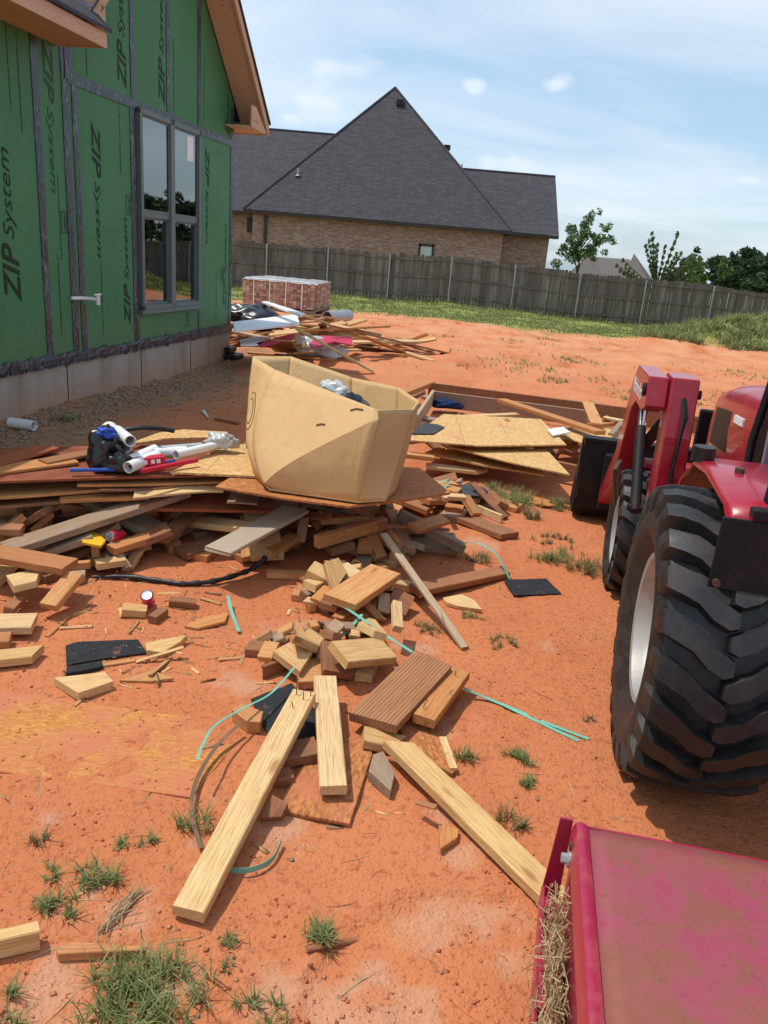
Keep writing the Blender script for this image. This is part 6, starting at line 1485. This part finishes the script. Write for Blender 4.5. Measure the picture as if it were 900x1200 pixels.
ribbon('green strap lying on the clay left of the tractor tyre', [(543, 806, .05), (575, 820, .012), (605, 832, .008), (640, 847, .010), (690, 866, .008)])
ribbon('second green strap alongside the one left of the tractor tyre', [(590, 826, .010), (625, 843, .012), (650, 855, .008), (678, 868, .008)])
ribbon('green strap across the middle of the trail', [(398, 708, .10), (420, 722, .13), (450, 743, .14), (483, 764, .12)])
ribbon('short green strap crossing under the middle strap', [(424, 720, .11), (408, 738, .09), (392, 752, .08)])
ribbon('short green strap standing out of the clay left of the trail', [(267, 698, .05), (271, 715, .03), (280, 740, .006)])
ribbon('thin green strap bowing over the buried sheet', [(345, 782, .09), (318, 812, .08), (285, 830, .10), (252, 850, .12), (238, 872, .13), (231, 890, .12)], .009)
ribbon('brown painted shadow of the thin green strap curving down to a weed', [(281, 848, .05), (256, 872, .03), (236, 902, .02), (226, 930, .018), (226, 960, .012), (236, 994, .008)], .014, 'strap_shadow')  # cast shadow of the thin green strap, drawn as a brown ribbon
ribbon('green strap standing on edge right of the long foreground two-by-four', [(262, 1018, .012), (290, 1020, .012), (318, 1008, .012), (330, 984, .016)], .02, edge=True)
ribbon('green strap arching over the clay right of the box pile', [(544, 636, .10), (562, 637, .13), (582, 650, .11), (597, 678, .01)], .015)
ribbon('green strap loop on the offcuts right of the box', [(505, 582, .16), (512, 568, .2), (526, 562, .2), (520, 574, .16)], .014)
# torn black pipe lying in front of the pile
p = catmull([P(a, b, z) for a, b, z in ((108, 676, .02), (150, 676, .022), (190, 681, .02), (215, 684, .02), (250, 681, .022), (285, 671, .03), (302, 662, .05), (312, 652, .09))], 6); c0 = p[8].copy(); c0.z = 0
autosmooth(MB().tube([q-c0 for q in p], [0.004+0.010*min(1, i/6)+0.003*math.sin(i*1.9) for i in range(len(p))], 8).build('hose', 'black_plastic', None, Matrix.Translation(c0), label='torn black hose lying along the clay in front of the pile', cat='hose'), 60)
# ------------------------------------------------------------------ grass, weeds, clods, chips
MAT['grass'] = m_leaf('grass_blade', (0.18, 0.22, 0.075, 1), (0.27, 0.30, 0.11, 1), (0.42, 0.39, 0.19, 1))
MAT['grass_dry'] = m_leaf('grass_dry', (0.22, 0.19, 0.08, 1), (0.30, 0.25, 0.11, 1), (0.16, 0.17, 0.06, 1))
MAT['lawn'] = m_leaf('lawn_blade', (0.14, 0.17, 0.055, 1), (0.20, 0.23, 0.075, 1), (0.30, 0.29, 0.13, 1))
def hz(x, y):
    """height of whatever lies at x,y"""
    i = ((np.asarray(x)-HM.x0)/HM.res).astype(int); j = ((np.asarray(y)-HM.y0)/HM.res).astype(int)
    ok = (i >= 0) & (i < HM.nx) & (j >= 0) & (j < HM.ny); g_ = gheight(x, y)
    return np.where(ok, HZ[np.clip(j, 0, HM.ny-1), np.clip(i, 0, HM.nx-1)], g_)
def blades(x, y, z, h, wd, lean, rng, curl=0.5):
    """curved three-segment blades; arrays"""
    n = len(x); a = rng.random(n)*2*np.pi; dx, dy = np.cos(a), np.sin(a); s = np.stack([-dy, dx, 0*dx], -1)
    b = np.stack([x, y, z-0.004], -1); d = np.stack([dx, dy, 0*dx], -1); up = np.array([0, 0, 1.0])
    hh = h[:, None]; ln = lean[:, None]
    p1 = b+up*hh*0.5*(1-0.3*ln)+d*hh*ln*0.35; p2 = b+up*hh*(1-0.45*ln)+d*hh*ln*(0.8+curl*0.4)
    w_ = wd[:, None]*s
    V = np.stack([b-w_, b+w_, p1+w_*0.8, p1-w_*0.8, p2+w_*0.12, p2-w_*0.12], 1).reshape(-1, 3)
    k = np.arange(n)[:, None]*6; F_ = np.concatenate([k+np.array([0, 1, 2, 3]), k+np.array([3, 2, 4, 5])], 1).reshape(-1, 4)
    return V, F_
def tuft(label, px, r, n, h, seed, mat='grass', lean=0.8, group=None, name='grass_tuft', wd=0.0022):
    rng = np.random.default_rng(seed); c = P(*px); k = max(1, n//14)
    cx = rng.normal(0, r*0.5, k); cy = rng.normal(0, r*0.5, k); q = rng.integers(0, k, n)
    x = c.x+cx[q]+rng.normal(0, 0.006, n); y = c.y+cy[q]+rng.normal(0, 0.006, n)
    V, F_ = blades(x, y, hz(x, y), h*(0.45+0.75*rng.random(n)), wd*(0.6+0.8*rng.random(n)), lean*(0.35+0.9*rng.random(n)), rng)
    o = V.copy(); o[:, 0] -= c.x; o[:, 1] -= c.y
    return link(name, fast_mesh(name, o, F_, 4), mat, None, Matrix.Translation((c.x, c.y, 0)), label, 'grass', group)
T = [('dense green grass clump at the bottom left', (165, 1170), .13, 620, .085, 'grass'), ('sparse weeds at the bottom edge right of the dense clump', (310, 1185), .07, 90, .05, 'grass'),
     ('straggly weed left of the dry stalks at the lower left', (112, 1030), .05, 130, .06, 'grass'), ('spreading weed beside the straggly one at the lower left', (75, 1062), .06, 130, .055, 'grass'),
     ('low weed above the spreading one at the lower left', (60, 1030), .03, 50, .04, 'grass'), ('thin twiggy weed near the left edge', (38, 985), .03, 36, .05, 'grass_dry'), ('small star-shaped weed below the buried sheet', (140, 988), .02, 40, .035, 'grass'),
     ('second star-shaped weed right of the first below the buried sheet', (176, 985), .02, 40, .035, 'grass'), ('weed at the lower end of the painted strap shadow', (222, 968), .035, 80, .07, 'grass'),
     ('grass tuft behind the small brown stick at the bottom', (375, 1093), .045, 150, .055, 'grass'), ('low weed left of the small brown stick', (268, 1098), .025, 50, .035, 'grass'), ('tiny round weed right of the dense clump', (268, 1128), .015, 40, .02, 'grass'),
     ('bits of weed at the bottom left corner', (15, 1195), .05, 60, .05, 'grass'), ('green tuft on the clay below the pair of straps', (604, 888), .035, 120, .05, 'grass'), ('second green tuft just below the first near the straps', (618, 918), .03, 90, .04, 'grass'),
     ('thin weed beside the dusty plywood scrap', (546, 888), .04, 70, .06, 'grass'), ('dry twiggy weed right of the pale pointed two-by-four', (600, 965), .05, 70, .07, 'grass_dry'), ('small weed by the strap end near the tyre', (692, 845), .03, 40, .03, 'grass_dry'),
     ('long green grass strip between the yellow sheets and bucket', (600, 588), .16, 560, .11, 'grass'), ('grass tuft right of the green strip before the bucket', (655, 592), .08, 200, .09, 'grass'), ('small tuft below the green strip', (622, 606), .07, 140, .09, 'grass_dry'),
     ('dry grass patch right of the lone shingle', (650, 655), .14, 260, .09, 'grass'), ('dry grass beside the front tyre', (690, 668), .12, 260, .10, 'grass_dry'), ('pale grass patch in front of the bucket', (650, 635), .18, 200, .06, 'grass_dry'),
     ('dry weeds on the clay below the slanting lath', (590, 755), .09, 110, .045, 'grass_dry'), ('grass around the foot of the slanting lath', (512, 690), .09, 150, .06, 'grass_dry'), ('dry tuft left of the dark two-by-four', (498, 735), .06, 90, .06, 'grass_dry'),
     ('small green tuft below the bark-like scrap', (552, 722), .04, 70, .04, 'grass'), ('weeds under the arching strap right of the box pile', (560, 655), .08, 130, .07, 'grass_dry'), ('green tuft on the gravel by the foundation', (76, 495), .09, 190, .09, 'grass'),
     ('small tuft at the edge of the yellow sheets', (575, 575), .06, 120, .09, 'grass')]
T += [('grass patch in the clay beyond the frame', (668, 421), .5, 500, .10, 'grass'), ('second grass patch nearer the frame', (650, 447), .32, 330, .09, 'grass'), ('thin grass patch between the two behind the frame', (700, 446), .25, 160, .08, 'grass'),
      ('thin grass patch before the lawn', (640, 398), .5, 220, .10, 'grass'), ('thin weeds near the far felt scrap', (545, 432), .25, 110, .08, 'grass_dry'), ('thin weeds on the clay right of the far heap', (520, 392), .3, 120, .10, 'grass_dry')]
for k, (lb, px, r, n, h, m_) in enumerate(T): tuft(lb, px, r, int(n*1.25), h, 100+k, m_)
# dry stalk bundle
rng = np.random.default_rng(77); mb = MB(); a0 = P(118, 1097); b0 = P(166, 1042)
for k in range(26):
    f0, f1 = sorted(rng.random(2)); a = a0+(b0-a0)*f0*0.6; b = b0*1.0+(a0-b0)*(1-f1)*0.6; j = lambda s: Vector((rng.normal(0, s), rng.normal(0, s), abs(rng.normal(0, s))+0.006))
    mb.tube([a+j(.008)-a0, (a+b)/2+j(.010)-a0, b+j(.012)-a0], 0.0016, 4)
mb.build('dry_stalks', 'straw', None, Matrix.Translation(a0), label='bundle of dry stalks lying on the clay at the lower left', cat='stalks')
# lawn along the fence, mound weeds and thin grass in the clay
def field(name, label, n, xr, yr, keep, h, wd, seed, mat):
    rng = np.random.default_rng(seed); x = rng.uniform(*xr, n); y = rng.uniform(*yr, n); m_ = rng.random(n) < keep(x, y); x, y = x[m_], y[m_]; k = len(x)
    V, F_ = blades(x, y, gheight(x, y), h*(0.4+1.0*rng.random(k)), wd*(0.6+0.8*rng.random(k)), 0.2+0.9*rng.random(k), rng)
    return link(name, fast_mesh(name, V, F_, 4), mat, None, None, label, 'grass', kind='stuff')
notmound = lambda x, y: 1-np.exp(-(((x-11)/2.9)**2+((y-23.3)/2.1)**2))
field('lawn_grass', 'strip of lawn along the foot of the fence', 90000, (-9, 16), (20.5, 33), lambda x, y: lawn(x, y)**1.5*(0.35+0.65*(fbm(x*0.9, y*0.9, 3, 71) > -0.25)), 0.075, 0.012, 51, 'lawn')
field('fence_weeds', 'taller weeds growing against the fence', 2600, (-9, 20), (32.2, 32.66), lambda x, y: 0.3+0.7*(fbm(x*0.8, y*0.1, 3, 15) > 0.1), 0.22, 0.014, 52, 'lawn')
mound = lambda x, y: np.exp(-(((x-11.0)/2.9)**2+((y-23.3)/2.1)**2))
field('mound_weeds', 'weeds covering the dirt mound at the right edge', 42000, (6.5, 15.5), (20, 27), lambda x, y: (mound(x, y) > 0.14)*np.clip(0.25+1.2*(fbm(x*1.3, y*1.3, 3, 33)+0.35), 0, 1), 0.24, 0.016, 53, 'grass')
field('sparse_grass', 'thin grass patches on the clay beyond the yellow sheets', 26000, (-2, 11), (9.5, 25), lambda x, y: (fbm(x*0.55, y*0.42, 3, 91) > 0.55)*(fbm(x*2.5, y*2.2, 2, 92) > -0.1)*(1-lawn(x, y))*0.9+0.012, 0.07, 0.010, 54, 'grass')
# clods, wood chips and twigs: too many and too small to pick apart
def scatter(name, label, n, sample, smin, smax, seed, mat, shape, cat, lim=0.012):
    rng = np.random.default_rng(seed); x, y = sample(rng, n); z = hz(x, y); q = z-gheight(x, y) < lim; x, y, z = x[q], y[q], z[q]; n = len(x)
    s = smin*(smax/smin)**(rng.random(n)**2.2); an = rng.random(n)*6.283
    base = np.array(shape[0], float); F0 = np.array(shape[1]); nv = len(base)
    V = base[None]*(0.7+0.6*rng.random((n, nv, 1)))*s[:, None, None]*np.stack([0.7+0.6*rng.random(n), 0.6+0.8*rng.random(n), 0.5+0.5*rng.random(n)], -1)[:, None, :]
    c, sn = np.cos(an)[:, None], np.sin(an)[:, None]; X = V[..., 0]*c-V[..., 1]*sn; Y = V[..., 0]*sn+V[..., 1]*c
    V = np.stack([X+x[:, None], Y+y[:, None], V[..., 2]+z[:, None]+0.0005], -1).reshape(-1, 3)
    F_ = (np.arange(n)[:, None, None]*nv+F0[None]).reshape(-1, F0.shape[1])
    return link(name, fast_mesh(name, V, F_, F0.shape[1]), mat, None, None, label, cat, kind='stuff')
OCT = ([(1, 0, .1), (0, 1, .2), (-1, 0, 0), (0, -1, .1), (.1, .1, .9), (0, 0, -.5)], [(0, 1, 4), (1, 2, 4), (2, 3, 4), (3, 0, 4), (1, 0, 5), (2, 1, 5), (3, 2, 5), (0, 3, 5)])
CHIP = ([(-1, -.16, 0), (1, -.22, 0), (1, .1, 0), (-1, .2, 0), (-1, -.16, .12), (.9, -.2, .1), (.95, .1, .12), (-1, .18, .1)], [(0, 3, 2, 1), (4, 5, 6, 7), (0, 1, 5, 4), (1, 2, 6, 5), (2, 3, 7, 6), (3, 0, 4, 7)])
def near_view(rng, n):
    y = 1.2+7*rng.random(n)**1.6; x = (rng.random(n)*2-1)*(0.62*y+0.35); k = fbm(x*1.8, y*1.8, 3, 61) > -0.35*rng.random(n)-0.05; return x[k], y[k]
def m_clod():
    t = NT('clay_clod'); r = t.n('NewGeometry').outputs['Random Per Island']; return t.fin(t.ramp(r, (0.0, lin(150, 84, 56)), (0.4, lin(186, 112, 78)), (0.8, lin(204, 138, 104)), (1.0, lin(150, 118, 98))), 0.95, 0.1)
MAT['clod'] = m_clod()
def m_chip():
    t = NT('wood_chip'); r = t.n('NewGeometry').outputs['Random Per Island']; return t.fin(t.ramp(r, (0.0, lin(196, 138, 84)), (0.3, lin(222, 178, 120)), (0.6, lin(150, 96, 62)), (0.8, lin(204, 160, 110)), (1.0, lin(96, 66, 48))), 0.8, 0.2)
MAT['chip'] = m_chip()
scatter('clay_clods', 'small clods of clay strewn over the ground', 15000, near_view, 0.0013, 0.0085, 61, 'clod', OCT, 'clods')
CL = [(P(a, b), r) for a, b, r in ((380, 760, .35), (410, 690, .35), (100, 720, .4), (60, 690, .4), (300, 690, .5), (480, 640, .5), (390, 900, .3), (560, 590, .5), (170, 780, .35), (470, 860, .25), (620, 560, .6), (240, 740, .4))]
def by_piles(rng, n):
    q = rng.integers(0, len(CL), n); x = np.array([c.x for c, r in CL])[q]+rng.normal(0, 1, n)*np.array([r for c, r in CL])[q]*0.55; y = np.array([c.y for c, r in CL])[q]+rng.normal(0, 1, n)*np.array([r for c, r in CL])[q]*0.5; return x, y
scatter('wood_chips', 'splinters and chips of wood strewn around the piles', 1100, by_piles, 0.005, 0.045, 62, 'chip', CHIP, 'chips')
def everywhere(rng, n):
    y = 1.2+5*rng.random(n)**1.4; x = (rng.random(n)*2-1)*(0.6*y+0.3); return x, y
TW = ([(-1, -.03, 0), (.1, .05, .06), (1, -.02, 0), (1, .01, .03), (.1, .09, .09), (-1, .02, .03)], [(0, 1, 4, 5), (1, 2, 3, 4), (5, 4, 1, 0), (4, 3, 2, 1)])
scatter('twigs', 'dry straws and twigs strewn over the clay', 900, everywhere, 0.012, 0.07, 63, 'straw', TW, 'twigs')
def by_wall(rng, n):
    s = rng.uniform(-1, 5.4, n); o = np.abs(rng.normal(0, 0.45, n))+0.02; return WA.x+WU.x*s+WNRM.x*o, WA.y+WU.y*s+WNRM.y*o
MAT['gravel'] = m_plain('gravel', lin(150, 126, 106), 0.9, 0.3, scale=60)
scatter('gravel', 'loose gravel and crumbs along the foundation', 4200, by_wall, 0.006, 0.035, 64, 'gravel', OCT, 'gravel')
